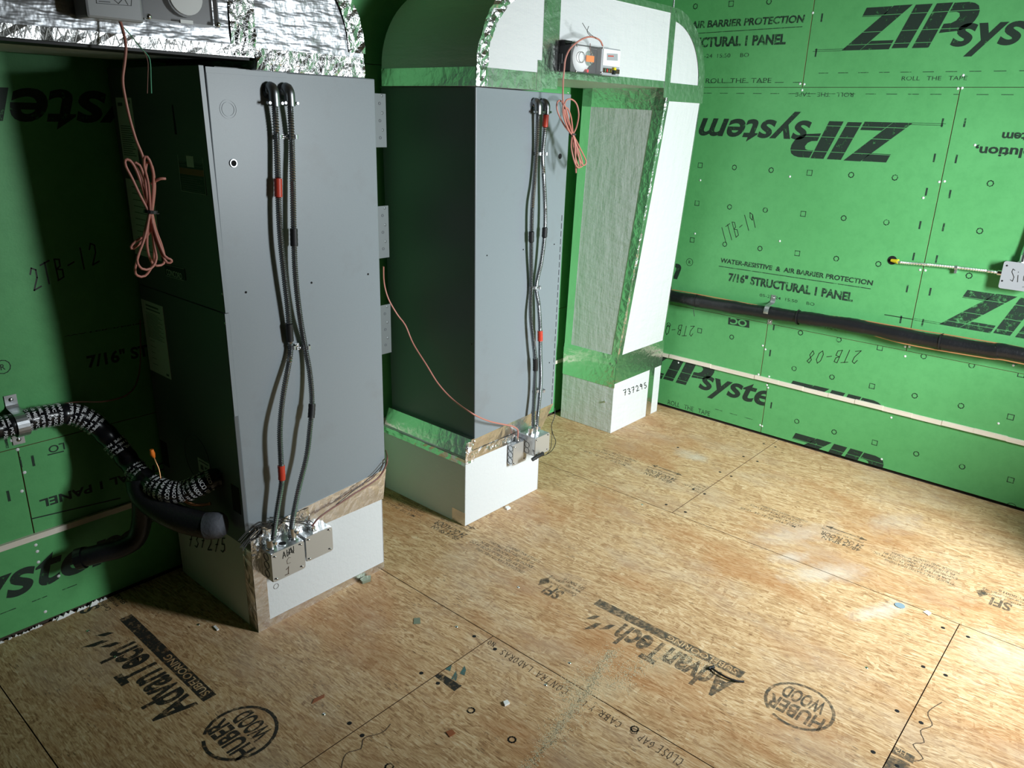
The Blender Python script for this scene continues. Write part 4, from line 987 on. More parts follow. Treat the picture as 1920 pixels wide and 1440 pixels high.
conduit('right conduit on the middle air handler, orange-red tape at its very top', p4, o4, [(214, 241, 'red_tape'), (620, 639, 'red_tape'), (426, 446, 'rubber')], 1.752, G1)
def strap(label, xa, xb, y):
    a = onY(xa, y, FA); b = onY(xb, y, FA)
    t = thing('conduit_strap', label, 'strap', ((a.x + b.x) / 2, FA, a.z), 'one-hole straps on the conduits')
    for c, s in ((a, 1), (b, -1)):
        arcp = [Vector((c.x - .0125 * s * math.cos(R_(k * 18)), FA - .004 - .0235 * math.sin(R_(k * 18)), c.z)) for k in range(11)]
        mb = MB(); w = Vector((0, 0, .006))
        for p, q in zip(arcp, arcp[1:]): mb.add([p - w, q - w, q + w, p + w], [(0, 1, 2, 3)])
        e = arcp[-1]; mb.box(min(e.x, e.x + s * .018), max(e.x, e.x + s * .018), FA - .005, FA - .003, c.z - .006, c.z + .006)
        mb.build('band', 'galv', t); MB().dome((e.x + s * .009, FA - .005, c.z), (0, -1, 0), .0055, .004, 8).build('screw', 'steel', t)
    return t
strap('pair of small straps holding both conduits near the top of the left air handler', 517, 547, 256)
strap('pair of small straps holding both conduits at mid height on the left air handler', 544, 571, 649)
strap('pair of small straps near the top of conduits on the middle air handler', 1004.5, 1016.5, 288)
strap('pair of small straps pinching the conduits at mid height of middle air handler', 996.5, 1005, 538)
strap('pair of small straps low on the conduits above the middle junction boxes', 1001, 1013, 731)

# ------------------------------------------------------------------ duct smoke detectors
D1 = thing('duct_smoke_detector', 'grey duct smoke detector with clear cover cut by the top edge on the foil duct', 'smoke detector', (1.0, DF, 1.885), 'duct smoke detectors')
YD = 1.965
a = onY(163, 29, YD); b = onY(271, 40, YD); e = onY(413, 51, YD)
MB().box(a.x, b.x, YD, DF - .001, a.z - .004, 2.075).build('housing', 'grey_plastic', D1, bevel=.006)
MB().box(b.x + .002, e.x - .004, YD + .022, DF - .001, e.z, 2.07).build('base_plate', 'smoke_black', D1, bevel=.004)
cvr = MB().box(b.x + .002, e.x, YD, YD + .003, e.z - .002, 2.075).build('clear_cover', 'clear', D1)
MB().box(b.x + .002, e.x, YD + .003, YD + .006, e.z - .002, e.z + .002).box(e.x - .003, e.x, YD + .003, YD + .022, e.z - .002, 2.07).build('cover_rim', 'grey_plastic', D1)
cc = onY(343, -6, YD + .02)
MB().cyl((cc.x, YD + .022, cc.z), (cc.x, YD + .008, cc.z), .047, n=28).cyl((cc.x + .052, YD + .022, cc.z + .03), (cc.x + .052, YD + .008, cc.z + .03), .03, n=20).cyl((cc.x - .055, YD + .022, cc.z + .035), (cc.x - .055, YD + .008, cc.z + .035), .03, n=20).build('sensor_head', 'smoke_black', D1)
MB().cyl((cc.x, YD + .0085, cc.z), (cc.x, YD + .004, cc.z), .042, n=28).build('sensor_lens', 'white_plastic', D1)
MB().box(cc.x + .018, cc.x + .045, YD + .0035, YD + .006, cc.z + .005, cc.z + .04).build('warning_sticker', 'red_tape', D1)
for px in ((279, 31), (409, 46)):
    c = onY(*px, YD); MB().dome(c, (0, -1, 0), .0065, .005, 10).build('cover_screw', 'steel', D1)
P = Print(plane_Y(YD), .0009); P.line([P.p.px(*q) for q in ((180, -8), (247, -5), (246, 11), (181, 6))], .001, True)
P.pline([(186, 2.5), (206, 4)], .0015); P.pline([(210, -4), (222, 7), (232, -4), (240, 9)], .0012)
for k in range(3): P.pline([(190, -3 - 5 * k), (206, -2 - 5 * k)], .001)
P.build('label_print', 'marker', D1)
c = onY(350, 41, YD); MB().box(c.x - .016, c.x + .016, YD - .001, YD, c.z - .004, c.z + .004).build('slot_frame', 'white_plastic', D1)

D2 = thing('duct_smoke_detector', 'clear-covered smoke detector with orange sticker on the white duct', 'smoke detector', (2.8, DF, 1.87), 'duct smoke detectors')
a = onY(1072, 81, YD); b = onY(1130, 141, YD); e = onY(1166, 140, YD); k = onY(1131, 88, YD); k2 = onY(1166, 89, YD)
zb, zt = b.z + .001, a.z
MB().box(a.x + .004, e.x - .002, YD + .03, DF - .001, zb, zt - .004).build('housing', 'smoke_black', D2, bevel=.006)
lug = onY(1052, 105, YD + .05); MB().box(lug.x, a.x + .01, YD + .045, DF - .001, lug.z - .03, lug.z + .012).build('mounting_lug', 'smoke_black', D2, bevel=.004)
MB().box(a.x + .01, a.x + .055, YD + .04, DF - .001, zt - .004, zt + .014).build('sampling_tube_port', 'black', D2)
MB().box(a.x, b.x, YD, YD + .003, zb, zt).build('clear_cover', 'clear', D2)
MB().box(a.x, b.x, YD + .003, YD + .03, zt - .003, zt).box(a.x, a.x + .003, YD + .003, YD + .03, zb, zt).box(a.x, b.x, YD + .003, YD + .03, zb, zb + .003).build('cover_rim', 'smoke_black', D2)
cx, cz = onY(1097, 109, YD + .02).x, onY(1097, 109, YD + .02).z
MB().dome((cx - .012, YD + .03, cz + .002), (0, -1, 0), .058, .018, 28).build('sensor_head', 'white_plastic', D2)
MB().cyl((cx + .012, YD + .03, cz), (cx + .012, YD + .008, cz), .028, n=20).build('sensor_cap', 'galv', D2)
o_ = onY(1099, 103.5, YD + .006); q = onY(1113, 117, YD + .006); MB().box(o_.x, q.x, YD + .004, YD + .007, q.z, o_.z).build('orange_sticker', 'orange', D2)
for dx, r in ((-.040, .020), (.036, .022)):
    MB().tube([Vector((cx + dx + r * math.cos(t * .5), YD + .007, cz + r * math.sin(t * .5))) for t in range(14)], .0012, 6).build('lead_wire', 'black_wire', D2)
MB().tube(spline([(cx + .01, YD + .006, cz + .055), (cx + .012, YD + .005, cz + .03), (cx + .03, YD + .006, cz + .01)], .006), .0014, 6).build('lead_wire', 'brown_wire', D2)
c = onY(1102, 133, YD + .006); MB().cyl(c, c + Vector((0, .012, 0)), .007, n=10).build('test_button', 'red_plastic', D2)
MB().box(k.x, k2.x, YD + .004, YD + .03, zb, k.z).build('terminal_housing', 'grey_plastic', D2, bevel=.004)
l0 = onY(1131.5, 91, YD + .003); l1 = onY(1161, 126, YD + .003); MB().box(l0.x, l1.x, YD + .0015, YD + .004, l1.z, l0.z).build('circuit_cover', 'white_plastic', D2)
P = Print(plane_Y(YD + .0015), .0008); P.ppoly([(1138, 100), (1158, 101), (1158, 114), (1138, 113)]); P.build('label_print', 'grey_plastic', D2)
P = Print(plane_Y(YD + .0015), .0013); P.pline([(1140, 105), (1150, 105.5)], .004); P.build('label_lettering', 'red_tape', D2)
t0 = onY(1131, 127, YD + .003); t1 = onY(1161, 139, YD + .003); MB().box(t0.x, t1.x, YD + .002, YD + .004, t1.z, t0.z).build('circuit_board', 'pcb', D2)
for i, mt in enumerate(('steel', 'red_plastic', 'steel', 'copper', 'steel')):
    x = t0.x + (t1.x - t0.x) * (.08 + .11 * i); MB().box(x, x + .006, YD - .001, YD + .002, t1.z + .003, t1.z + .014).build('terminal', mt, D2)
y0 = onY(1149, 128, YD); MB().box(y0.x, y0.x + .014, YD - .008, YD + .002, y0.z - .007, y0.z + .003).build('jumper', 'yellow', D2); MB().box(y0.x, y0.x + .014, YD - .006, YD + .002, y0.z - .024, y0.z - .007).build('relay', 'black', D2)
for px in ((1082, 86), (1080, 134), (1130, 90), (1128, 136)):
    c = onY(*px, YD); MB().dome(c, (0, -1, 0), .004, .004, 8).build('cover_screw', 'steel', D2)

# ------------------------------------------------------------------ hanging coils of salmon coloured cable
def cable(name, path, r, material, parent, step=.008): return MB().tube(spline(path, step), r, 7).build(name, material, parent)
def wirepath(px, ys): return [onY(x, y, Y) for (x, y), Y in zip(px, ys)]
C1 = thing('cable_coil', 'salmon cable coil hanging from the foil duct before the left air handler', 'cable coil', onY(282, 400, 1.97), 'tied coils of salmon cable')
Yc = 1.968
path = wirepath([(225, 40), (230, 55), (236, 85), (234, 115), (230, 150), (235, 185), (244, 225), (255, 262), (268, 295), (274, 330), (276, 370), (279, 397)], [1.985, 1.98] + [Yc] * 10)
cable('lead', path, .0036, 'pink_cable', C1)
petal = [[(279, 397), (262, 365), (248, 335), (236, 312), (235, 300), (244, 301), (256, 320), (268, 355), (280, 397)],
         [(280, 397), (273, 360), (262, 325), (250, 306), (262, 310), (272, 340), (278, 370), (283, 398)],
         [(284, 398), (287, 360), (287, 325), (280, 300), (272, 293), (270, 310), (278, 345), (282, 398)],
         [(285, 398), (290, 350), (285, 312), (276, 305), (272, 330), (276, 370), (281, 397)],
         [(280, 398), (270, 440), (262, 470), (253, 505), (258, 517), (272, 517), (285, 498), (289, 470), (285, 430), (283, 398)],
         [(281, 398), (275, 430), (268, 455), (257, 487), (266, 504), (283, 503), (293, 485), (289, 455), (284, 398)],
         [(283, 398), (288, 425), (298, 455), (309, 480), (319, 486), (322, 490), (314, 493), (304, 478), (292, 445), (285, 398)],
         [(284, 398), (286, 425), (275, 440), (255, 452), (245, 463), (250, 466), (268, 450), (283, 430), (283, 398)],
         [(282, 398), (276, 440), (277, 470), (287, 495), (302, 497), (309, 487), (303, 460), (292, 430), (285, 398)]]
random.seed(21)
for i, pt in enumerate(petal):
    n = len(pt); cable('loop', [onY(x, y, Yc + .028 * math.sin(i * 1.9) * math.sin(math.pi * j / (n - 1)) + .004 * math.sin(i * 2.4)) for j, (x, y) in enumerate(pt)], .0034, 'pink_cable', C1)
cable('cable_end', wirepath([(284, 345), (292, 339), (301, 335), (310, 335)], [Yc, Yc - .01, Yc - .02, Yc - .02]), .0036, 'pink_cable', C1)
c = onY(282, 397, Yc); MB().ring(c + Vector((0, 0, -.004)), (0.15, 0, 1), .0125, .0165, .008, 14).build('zip_tie', 'rubber', C1); cable('zip_tie_tail', wirepath([(289, 398), (295, 401), (298, 400)], [Yc - .014] * 3), .0016, 'rubber', C1)
cable('brown_lead', wirepath([(228, 47), (240, 60), (255, 78), (270, 97), (277, 115), (277, 145), (276, 175)], [1.985] * 7), .0012, 'brown_wire', C1); cable('green_lead', wirepath([(229, 48), (245, 66), (262, 88), (278, 105), (282, 120), (283, 150), (284, 175)], [1.985] * 7), .0013, 'green_wire', C1)
C2 = thing('cable_coil', 'salmon cable coil hanging below the white duct beside the middle air handler', 'cable coil', onY(1073, 252, 1.96), 'tied coils of salmon cable')
Yc = 1.955
path = wirepath([(1130, 86), (1124, 75), (1108, 69), (1092, 73), (1076, 84), (1066, 96), (1060, 112), (1058, 130), (1056, 150), (1055.5, 175), (1056, 190), (1062, 220), (1071, 250)], [1.962, 1.955, 1.952, 1.952, 1.95, 1.95, 1.955, 1.96, 1.96, 1.955, 1.955, 1.955, 1.955])
cable('lead', path, .0033, 'pink_cable', C2)
petal = [[(1072, 252), (1060, 238), (1049, 218), (1044, 202), (1046, 190), (1053, 190), (1058, 205), (1066, 235), (1073, 252)], [(1074, 252), (1081, 238), (1085, 215), (1081, 195), (1071, 186), (1061, 189), (1058, 205), (1063, 230), (1073, 252)],
         [(1073, 252), (1066, 225), (1060, 200), (1056, 197), (1056, 215), (1064, 240), (1072, 252)], [(1074, 252), (1071, 222), (1064, 203), (1058, 205), (1061, 230), (1071, 252)],
         [(1073, 253), (1077, 285), (1083, 308), (1090, 313), (1092, 306), (1084, 280), (1075, 253)], [(1075, 253), (1086, 275), (1096, 295), (1099, 305), (1094, 310), (1086, 298), (1078, 275), (1074, 253)], [(1073, 253), (1071, 275), (1076, 300), (1082, 313), (1088, 312), (1084, 290), (1076, 253)], [(1074, 253), (1078, 270), (1079, 300), (1080, 324)]]
for i, pt in enumerate(petal):
    n = len(pt); cable('loop', [onY(x, y, Yc + .03 * math.sin(i * 1.7 + .5) * math.sin(math.pi * j / (n - 1)) + .004 * math.sin(i * 2.4)) for j, (x, y) in enumerate(pt)], .0032, 'pink_cable', C2)
c = onY(1073.5, 252, Yc); MB().ring(c + Vector((0, 0, -.003)), (0.1, 0, 1), .0115, .0150, .006, 14).build('zip_tie', 'rubber', C2)
cable('brown_lead', wirepath([(1118, 72), (1108, 65), (1100, 56), (1092, 43)], [1.95] * 4), .0011, 'black_wire', C2); cable('brown_lead', wirepath([(1108, 68), (1102, 62), (1101, 57), (1104, 49)], [1.95] * 4), .0011, 'black_wire', C2)
cable('dark_lead', wirepath([(1050, 117), (1049, 128), (1049.5, 140)], [1.97] * 3), .0014, 'black_wire', C2)

# ------------------------------------------------------------------ thin control wires
T1 = thing('control_wire', 'thin brown control wire sagging across dark side of the middle air handler to its boxes', 'wire', onY(970, 805, 2.03))
pp = [onX(719, 500, 2.02), onX(720, 530, 2.03), onX(728, 560, 2.04), onX(745, 590, 2.07), onX(760, 610, 2.09), onX(775, 645, 2.10), onX(800, 685, 2.10), onX(822, 720, 2.11), onX(850, 750, 2.12), onY(885, 775, 2.015), onY(915, 789, 2.02), onY(940, 795, 2.03), onY(960, 799, 2.035), onY(971, 806, 2.04), Vector((k3x, 2.047, k3z + .02))]
cable('cable', pp, .0034, 'pink_cable', T1, .015)
cable('bare_lead', [Vector((k3x, 2.047, k3z + .02)), onY(980, 822, 2.025), onY(990, 832, 2.015), onY(998, 841, 1.985), onY(1003, 856, 1.955), onY(1006, 862, 1.955)], .0013, 'black_wire', T1)
T2 = thing('control_wire', 'brown control wire running along kraft tape at the right of the left plenum', 'wire', onY(587, 985, 2.04))
cable('cable', [onY(723, 845, 2.20), onY(726, 858, 2.06), onY(724, 872, 2.05), onY(712, 893, 2.05), onY(690, 910, 2.05), onY(665, 925, 2.05), onY(640, 942, 2.048), onY(615, 958, 2.045), onY(597, 972, 2.04), onY(590, 980, 2.04), Vector((k2x, 2.04, k2z + .02))], .0034, 'brown_wire', T2)
cable('second_lead', [onY(722, 866, 2.05), onY(700, 890, 2.052), onY(665, 918, 2.052), onY(630, 946, 2.05)], .0016, 'black_wire', T2)
T3 = thing('wire_bundle', 'bunched black wires beside the marked junction box at the left plenum corner', 'wire', onY(470, 1010, 2.03))
random.seed(31)
for i in range(12):
    dx, dy = random.uniform(-12, 10), random.uniform(-8, 8)
    cable('wire', [onY(520 + i % 3 * 4, 972 + i % 4 * 3, 2.04), onY(505, 981 + i, 2.03), onY(490 + dx * .3, 986 + dy, 2.02), onY(474 + dx, 1003 + dy, 2.01), onY(458 + dx, 1022 + dy * 1.3, 2.00)], .0012, 'black_wire', T3)
for i in range(5):
    q = i * 3; cable('wire_loop', [onY(462 + q, 1012 - q, 2.02), onY(470 + q, 998 - q, 2.0), onY(484 + i, 986, 1.995), onY(492, 990 + q, 2.0), onY(482, 1004 + i, 2.01), onY(468 + i, 1014, 2.02)], .0013, 'black_wire', T3)
cable('lead', [onY(506, 970, 2.045), onY(535, 972, 2.05), onY(562, 978, 2.05), onY(580, 976, 2.045), onY(588, 982, 2.04)], .0016, 'black_wire', T3); cable('lead', [onY(505, 976, 2.045), onY(540, 978, 2.05), onY(570, 982, 2.05), onY(585, 984, 2.045)], .0016, 'black_wire', T3)
T4 = thing('sensor_wire', 'black wire with a dark sleeve looping around the middle right junction box', 'wire', onY(1010, 856, 1.95))
cable('wire', [onY(1040, 765, 2.05), onY(1040, 780, 2.04), onY(1034, 798, 2.03), onY(1037, 815, 2.0), onY(1042, 828, 1.98), onY(1036, 843, 1.965), onY(1025, 852, 1.955), onY(1015, 855, 1.955)], .0017, 'black_wire', T4)
cable('wire', [onY(1035, 808, 2.02), onY(1034, 828, 1.98), onY(1032, 842, 1.965), onY(1024, 853, 1.955)], .0013, 'black_wire', T4)
MB().tube(spline([onY(998, 862, 1.953), onY(1006, 857, 1.950), onY(1018, 851, 1.950)], .01), .0085, 10).build('sleeve', 'rubber', T4); MB().tube(spline([onY(1013, 850, 1.95), onY(1017, 847, 1.945), onY(1020, 850, 1.945), onY(1018, 854, 1.948)], .004), .0012, 6).build('tie_loop', 'rubber', T4)

# ------------------------------------------------------------------ right wall: insulated line, straps, sign box
K = thing('insulated_line', 'long black insulated line strapped along the green right wall', 'pipe', onX(1445, 586, WX - .042))
Xp = WX - .042
pp = [Vector((Xp, 2.56, .705))] + [onX(x, y, Xp) for x, y in ((1262, 556), (1320, 567), (1380, 577), (1445, 587), (1520, 598), (1600, 610), (1700, 630), (1790, 646), (1860, 657), (1920, 666))] + [Vector((Xp, -.3, .72))]
fine = spline(pp, .012); random.seed(2)
MB().tube(fine, [.0345 + .0020 * math.sin(i * .35) + random.uniform(-.0008, .0008) for i in range(len(fine))], 16).build('sleeve', 'foam', K)
up = Vector((.004, 0, .0335)); dn = Vector((-.010, 0, -.0335))
cable('upper_wire', [p + up + Vector((0, 0, .006 * math.sin(i))) for i, p in enumerate(pp)], .0030, 'copper_pvc', K, .03); cable('lower_wire', [p + dn + Vector((0, 0, -.004 if i > 6 else .012)) for i, p in enumerate(pp)], .0032, 'copper_pvc', K, .03)
for px in ((1307, 564), (1497, 595), (1764, 641)):
    c = onX(*px, Xp); MB().ring(c + Vector((0, -.004, 0)), (0, 1, -.1), .0345, .0388, .007, 20).build('zip_tie', 'rubber', K)
    cable('zip_tie_tail', [c + Vector((-.03, 0, -.038)), c + Vector((-.034, -.004, -.06)), c + Vector((-.034, -.012, -.085))] if px[0] < 1400 else [c + Vector((-.03, 0, .036)), c + Vector((-.033, -.005, .046)), c + Vector((-.033, -.012, .05))], .0018, 'rubber', K)
def pipe_strap(label, c, axis, R, n, wl=.016):
    """saddle over a horizontal line: c on the wall, 'x' = right wall, 'y' = left wall"""
    t = thing('pipe_strap', label, 'strap', c, 'steel saddle straps over the pipes')
    out = Vector((-1, 0, 0)) if axis == 'x' else Vector((0, -1, 0)); along = Vector((0, 1, 0)) if axis == 'x' else Vector((1, 0, 0)); zz = Vector((0, 0, 1))
    prof = [c + zz * (R + .045) + out * .002, c + zz * (R + .012) + out * .002, c + zz * (R + .004) + out * .008]
    prof += [c + out * ((.042 if axis == 'x' else .052) + R * math.sin(R_(k))) + zz * R * math.cos(R_(k)) for k in range(0, 181, 15)]
    prof += [c - zz * (R + .004) + out * .008, c - zz * (R + .012) + out * .002, c - zz * (R + .045) + out * .002]
    mb = MB(); w = along * wl
    for p, q in zip(prof, prof[1:]):
        nrm = (q - p).cross(along).normalized() * .002
        mb.hexa([p - w, p + w, q + w, q - w], [p - w + nrm, p + w + nrm, q + w + nrm, q - w + nrm])
    mb.build('saddle', 'galv', t)
    for s in (1, -1): MB().dome(c + zz * (R + .030) * s + out * .0035, out, .0075, .004, 10).build('screw', 'steel', t)
    return t
c = onX(1441, 583, Xp); pipe_strap('steel saddle strap over the black line on the right wall', Vector((WX, c.y, c.z)), 'x', .0375, 0, .013)

XS = WX - .052
a = onX(1884, 490, XS); b = onX(1873, 540, XS)
J = thing('junction_box', 'junction box with handwritten word on cover, cut by the right edge of the photo', 'junction box', (WX, a.y, b.z), 'junction box on the right wall')
y1 = (a.y + b.y) / 2 + .003; y0 = y1 - .120; z1 = a.z + .002; z0_ = b.z
MB().box(XS + .002, WX - .0005, y0 + .003, y1 - .003, z0_ + .003, z1 - .003).build('box_body', 'galv', J, bevel=.002)
out = []; r = .010
for cy, cz, an in ((y1 - r, z1 - r, 0), (y0 + r, z1 - r, 90), (y0 + r, z0_ + r, 180), (y1 - r, z0_ + r, 270)):
    out += [(XS, cy + r * math.cos(R_(an + 22.5 * k)), cz + r * math.sin(R_(an + 22.5 * k))) for k in range(5)]
MB().prism(out, (.002, 0, 0)).build('cover', 'grey_plastic', J)
P = Print(plane_X(XS), .0012); P.hand('Sign', (1894, 527), (1936, 533), (1896, 504), .0020); P.build('handwriting', 'marker', J)
for px in ((1888, 498), (1879, 526.5)):
    c = onX(*px, XS); MB().dome(c, (-1, 0, 0), .0042, .002, 8).build('screw_hole', 'hole', J)
c = Vector((XS + .026, y0 + .055, z1 - .003)); MB().cyl(c, c + Vector((0, 0, .035)), .014, n=12).cyl(c, c + Vector((0, 0, .006)), .019, n=6, smooth=False).build('connector', 'steel', J)
E1 = thing('armored_conduit', 'short bright armored cable across right wall into the lettered box, yellow bushing at its end', 'conduit', onX(1673, 488, WX))
path = [onX(1673, 488, WX - .002), onX(1681, 490, WX - .008), onX(1690, 492, WX - .014), onX(1740, 496, WX - .014), onX(1800, 502, WX - .016), onX(1850, 508, WX - .022), onX(1876, 512, WX - .026)]
path.append(Vector((WX - .026, y1 - .003, path[-1].z)))
fine = spline(path, .0052); MB().tube(fine, [.0068 if i % 2 else .0092 for i in range(len(fine))], 10, False).build('hose', 'steel', E1)
c = onX(1673, 488, WX); MB().cyl(c, c + Vector((-.0012, 0, 0)), .0215, n=22).build('wall_hole', 'hole', E1)
MB().tube([onX(1671, 488, WX - .006), onX(1684, 490.5, WX - .012)], [.007, .0115], 10).build('bushing', 'yellow', E1)
MB().cyl(path[-1] + Vector((0, .022, 0)), path[-1], .013, n=10).build('connector', 'steel', E1)
c = onX(1793, 502, WX - .015); MB().tube([c + Vector((0, .006, 0)), c + Vector((0, -.006, 0))], .0112, 12).box(c.x - .002, WX, c.y - .005, c.y + .005, c.z - .026, c.z).build('clip', 'galv', E1)
E2 = thing('armored_conduit', 'armored cable rising up the right wall from top of the lettered box', 'conduit', c)
cc = Vector((XS + .026, y0 + .055, z1 + .03)); fine = spline([cc, cc + Vector((.01, -.004, .2)), cc + Vector((.02, -.02, 1.0)), cc + Vector((.02, -.03, 1.9))], .0042)
E2.location = cc; ORG[E2.name] = cc
MB().tube(fine, [.0078 if i % 2 else .0092 for i in range(len(fine))], 8).build('hose', 'armor', E2)

# ------------------------------------------------------------------ left wall: wrapped refrigerant line and foam sleeves
W = thing('wrapped_pipe', 'black printed-tape wrapped pipe curving from left wall into the left air handler', 'pipe', onY(190, 808, 2.55))
pp = [onY(-60, 812, WY - .05), onY(0, 803, WY - .05), onY(40, 791, WY - .052), onY(90, 780, WY - .054), onY(130, 776, WY - .058), onY(160, 785, WY - .075), onY(190, 806, WY - .10), onY(222, 840, WY - .14), onY(250, 876, 2.44), onY(278, 903, 2.37), onY(312, 920, 2.30), onY(345, 921, 2.26), onY(375, 909, 2.22)]
pe = onX(412, 895, 1.10); pp += [pe + Vector((-.03, .01, -.002)), pe]
fine = spline(pp, .006)
MB().tube(fine, [.0335 + .0016 * math.sin(i * .8) for i in range(len(fine))], 18).build('tape_wrap', 'wrap', W)
def wrap_text(t, path, r, lo, hi, txts, pitch, ch, material):
    """lines of print running around a pipe between path indices lo..hi"""
    fr = frames(path); vs = []; fs = []; L = [0]
    for p, q in zip(path, path[1:]): L.append(L[-1] + (q - p).length)
    d = L[lo]; k = 0
    while d < L[hi]:
        gv, gf = glyphs(txts[k % len(txts)], .02); o = len(vs); ph = k * .9
        for x, y in gv:
            dd = d + y * ch; i = max(0, min(len(L) - 2, next((n for n in range(lo, len(L)) if L[n] > dd), len(L) - 1) - 1)); u = (dd - L[i]) / (L[i + 1] - L[i])
            p = path[i].lerp(path[i + 1], u); an = x * 6.0 + ph
            vs.append(p + (fr[i][2] * math.cos(an) + fr[i][3] * math.sin(an)) * r)
        fs += [tuple(n + o for n in f) for f in gf]; d += pitch; k += 1
    return MB().add(vs, fs).build('wrap_lettering', material, t)
TX = ['PASCO PIPE WRAP PASCO PIPE', '10 MIL PVC PASCO 10 MIL PVC', 'WRAP PASCO 10 MIL PIPE WRAP']
def near(px):
    best = 0; bd = 1e9
    for i, p in enumerate(fine):
        q = p - EYE; dz = sum(CR[2][j] * q[j] for j in range(3)); x = 960 + FPX * sum(CR[0][j] * q[j] for j in range(3)) / dz; y = 720 + FPX * sum(CR[1][j] * q[j] for j in range(3)) / dz
        if (x - px[0]) ** 2 + (y - px[1]) ** 2 < bd: bd = (x - px[0]) ** 2 + (y - px[1]) ** 2; best = i
    return best
for a, b in (((2, 803), (22, 797)), ((48, 788), (112, 777)), ((125, 776), (148, 780)), ((160, 785), (184, 800)), ((213, 828), (232, 852)), ((252, 878), (270, 896)), ((287, 910), (340, 921)), ((346, 921), (396, 900))):
    wrap_text(W, fine, .0368, near(a), near(b), TX, .0175, .0095, 'white_print')
cable('upper_wire', [onY(40, 776, WY - .03), onY(90, 763, WY - .03), onY(140, 754, WY - .05), onY(200, 752, 2.5), onY(245, 735, 2.5), onY(262, 690, 2.56), onY(263, 600, 2.6)], .0026, 'brown_wire', W, .02)
wr = thing('wire_tail', 'thin copper wire ending in an orange connector beside the wrapped pipe', 'wire', onY(300, 898, 2.32))
cable('wire', [onY(301, 897, 2.30), onY(298, 880, 2.31), onY(292, 866, 2.32), onY(288, 856, 2.33)], .0022, 'copper_pvc', wr); MB().tube([onY(289, 858, 2.33), onY(286, 851, 2.33), onY(284, 843, 2.33)], [.004, .0085, .006], 8).build('wire_nut', 'orange', wr)
c = onY(38, 795, WY - .052)
for dx, wd_ in ((.0, 'left part of a doubled pair on the left wall'),):
    pipe_strap('doubled steel saddle strap over the wrapped pipe on the left wall', Vector((c.x, WY, c.z)), 'y', .0375, 0, .017)
cs = thing('copper_stub', 'bright bare copper stub poking out below the wrapped pipe', 'pipe', onY(372, 945, 2.22))
cable('pipe', [onY(345, 938, 2.24), onY(358, 945, 2.22), onY(378, 947, 2.20), onY(395, 944, 2.18)], .0052, 'copper', cs)
F1 = thing('foam_sleeve', 'fat dark foam pipe sleeve with paler cut end under the wrapped pipe', 'pipe insulation', onY(400, 985, 2.16))
fp_ = spline([onY(262, 900, 2.40), onY(268, 925, 2.38), onY(300, 953, 2.32), onY(345, 975, 2.24), onY(392, 986, 2.165)], .012)
MB().tube(fp_, .043, 18).build('sleeve', 'foam', F1); e2 = spline([fp_[-1] + Vector((-.004, .004, 0)), onY(420, 984, 2.125)], .012); MB().tube(e2, [.0445] * (len(e2) - 2) + [.042, .034], 18).build('end_cap', 'foam_grey', F1)
F2 = thing('foam_sleeve', 'dark foam pipe sleeve with open end low against the left wall', 'pipe insulation', onY(200, 1038, 2.50))
fp_ = spline([onY(152, 1047, 2.54), onY(190, 1037, 2.50), onY(225, 1028, 2.47), onY(255, 1010, 2.45), onY(266, 975, 2.44), onY(266, 930, 2.42)], .012); MB().tube(fp_, .032, 16, caps=True).build('sleeve', 'foam', F2)
dirv = (fp_[0] - fp_[1]).normalized(); MB().ring(fp_[0] - dirv * .012, dirv, .030, .0365, .024, 18).build('rim', 'foam', F2); MB().cyl(fp_[0], fp_[0] + dirv * .002, .029, n=16).build('bore', 'hole', F2)

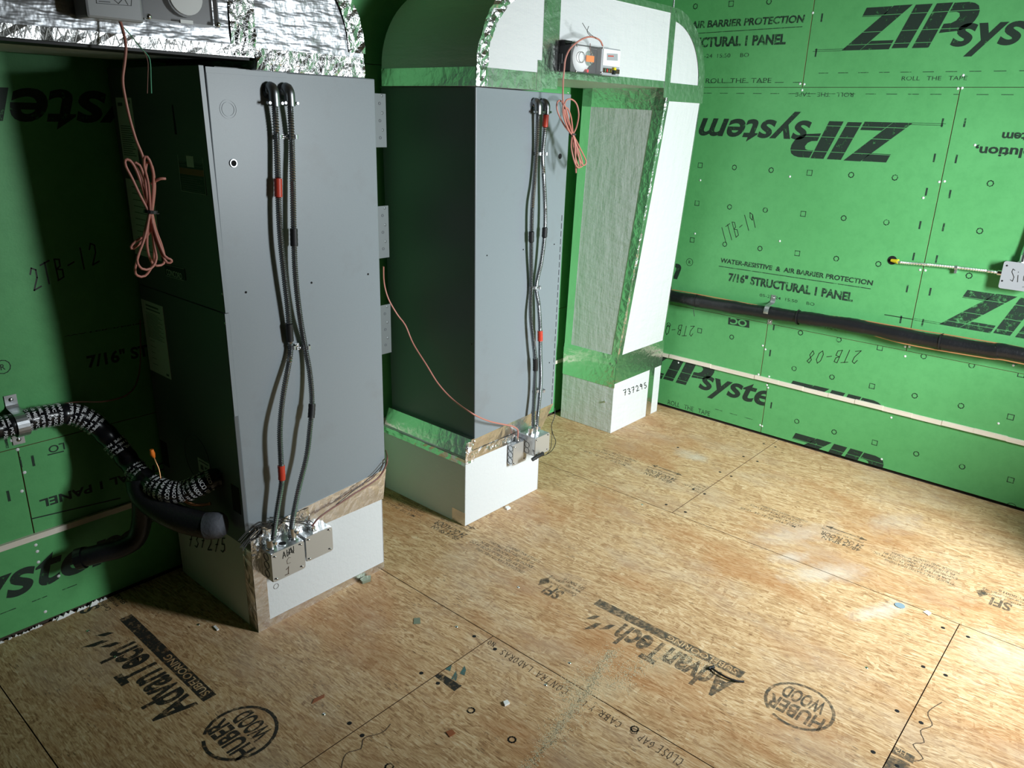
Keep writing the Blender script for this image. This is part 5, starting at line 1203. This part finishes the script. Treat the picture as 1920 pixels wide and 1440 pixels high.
# ------------------------------------------------------------------ things lying on the floor
Z1 = thing('cable_tie', 'used black cable tie lying on the board floor', 'cable tie', onZ(1360, 1266))
q = [onZ(1333, 1251.5, .006), onZ(1345, 1260, .009), onZ(1362, 1270, .008), onZ(1380, 1276.5, .006), onZ(1395, 1278, .004)]
MB().tube(spline(q, .006), .0032, 6).build('strap', 'rubber', Z1); MB().tube([onZ(1329, 1253, .005), onZ(1339, 1250, .007)], .0055, 6).build('head', 'rubber', Z1)
def flake(name, label, cat, px, pts, h, material, grp=None):
    c = onZ(*px); mb = MB().prism([(c.x + x, c.y + y, .0006) for x, y in pts], (0, 0, h)); o = mb.build(name, material, origin=(c.x, c.y, 0)); return tag(o, label, cat, grp)
flake('tape_scrap', 'crumpled scrap of grey-green tape at the foot of the left plenum', 'scrap', (684, 1089), [(-.02, -.012), (.012, -.02), (.03, .0), (.01, .014), (-.015, .01)], .010, 'tape_scrap')
flake('tape_scrap', 'small flat pale green tape scrap on floor before the left plenum', 'scrap', (782, 1164), [(-.022, -.006), (-.004, -.022), (.018, .004), (.002, .018)], .0012, 'tape_scrap')
flake('metal_disc', 'blue-grey knockout disc lying on the bright floor', 'scrap', (1687, 1136), [(.018 * math.cos(k * .52), .018 * math.sin(k * .52)) for k in range(12)], .002, 'disc_blue')
flake('paper_chip', 'pale chip beside the orange stain on the floor at right', 'scrap', (1738, 1150), [(-.014, -.008), (.01, -.012), (.016, .004), (-.004, .012)], .003, 'crumb')
flake('wood_splinter', 'white splinter near the shadow left of the left plenum', 'scrap', (405, 1179), [(-.004, -.014), (.004, -.014), (.006, .014), (-.002, .014)], .004, 'crumb')
flake('wood_splinter', 'reddish bark sliver on the floor below the left plenum', 'scrap', (596, 1311), [(-.024, -.004), (.018, -.008), (.026, .002), (-.008, .008)], .0015, 'rust_band')
flake('bark_chip', 'dark reddish chip near the ring stamps on the floor', 'scrap', (844, 1375), [(-.012, -.010), (.010, -.012), (.013, .006), (-.006, .012)], .002, 'rust_band')
flake('foam_chip', 'white chip at the foot of the middle plenum', 'scrap', (951, 954), [(-.012, -.01), (.01, -.012), (.014, .006), (-.004, .01)], .008, 'crumb')
flake('wood_splinter', 'pale splinter left of the ring stamps, near the floor joint', 'scrap', (948, 1320), [(-.010, -.006), (.008, -.010), (.012, .004), (-.002, .008)], .006, 'crumb')
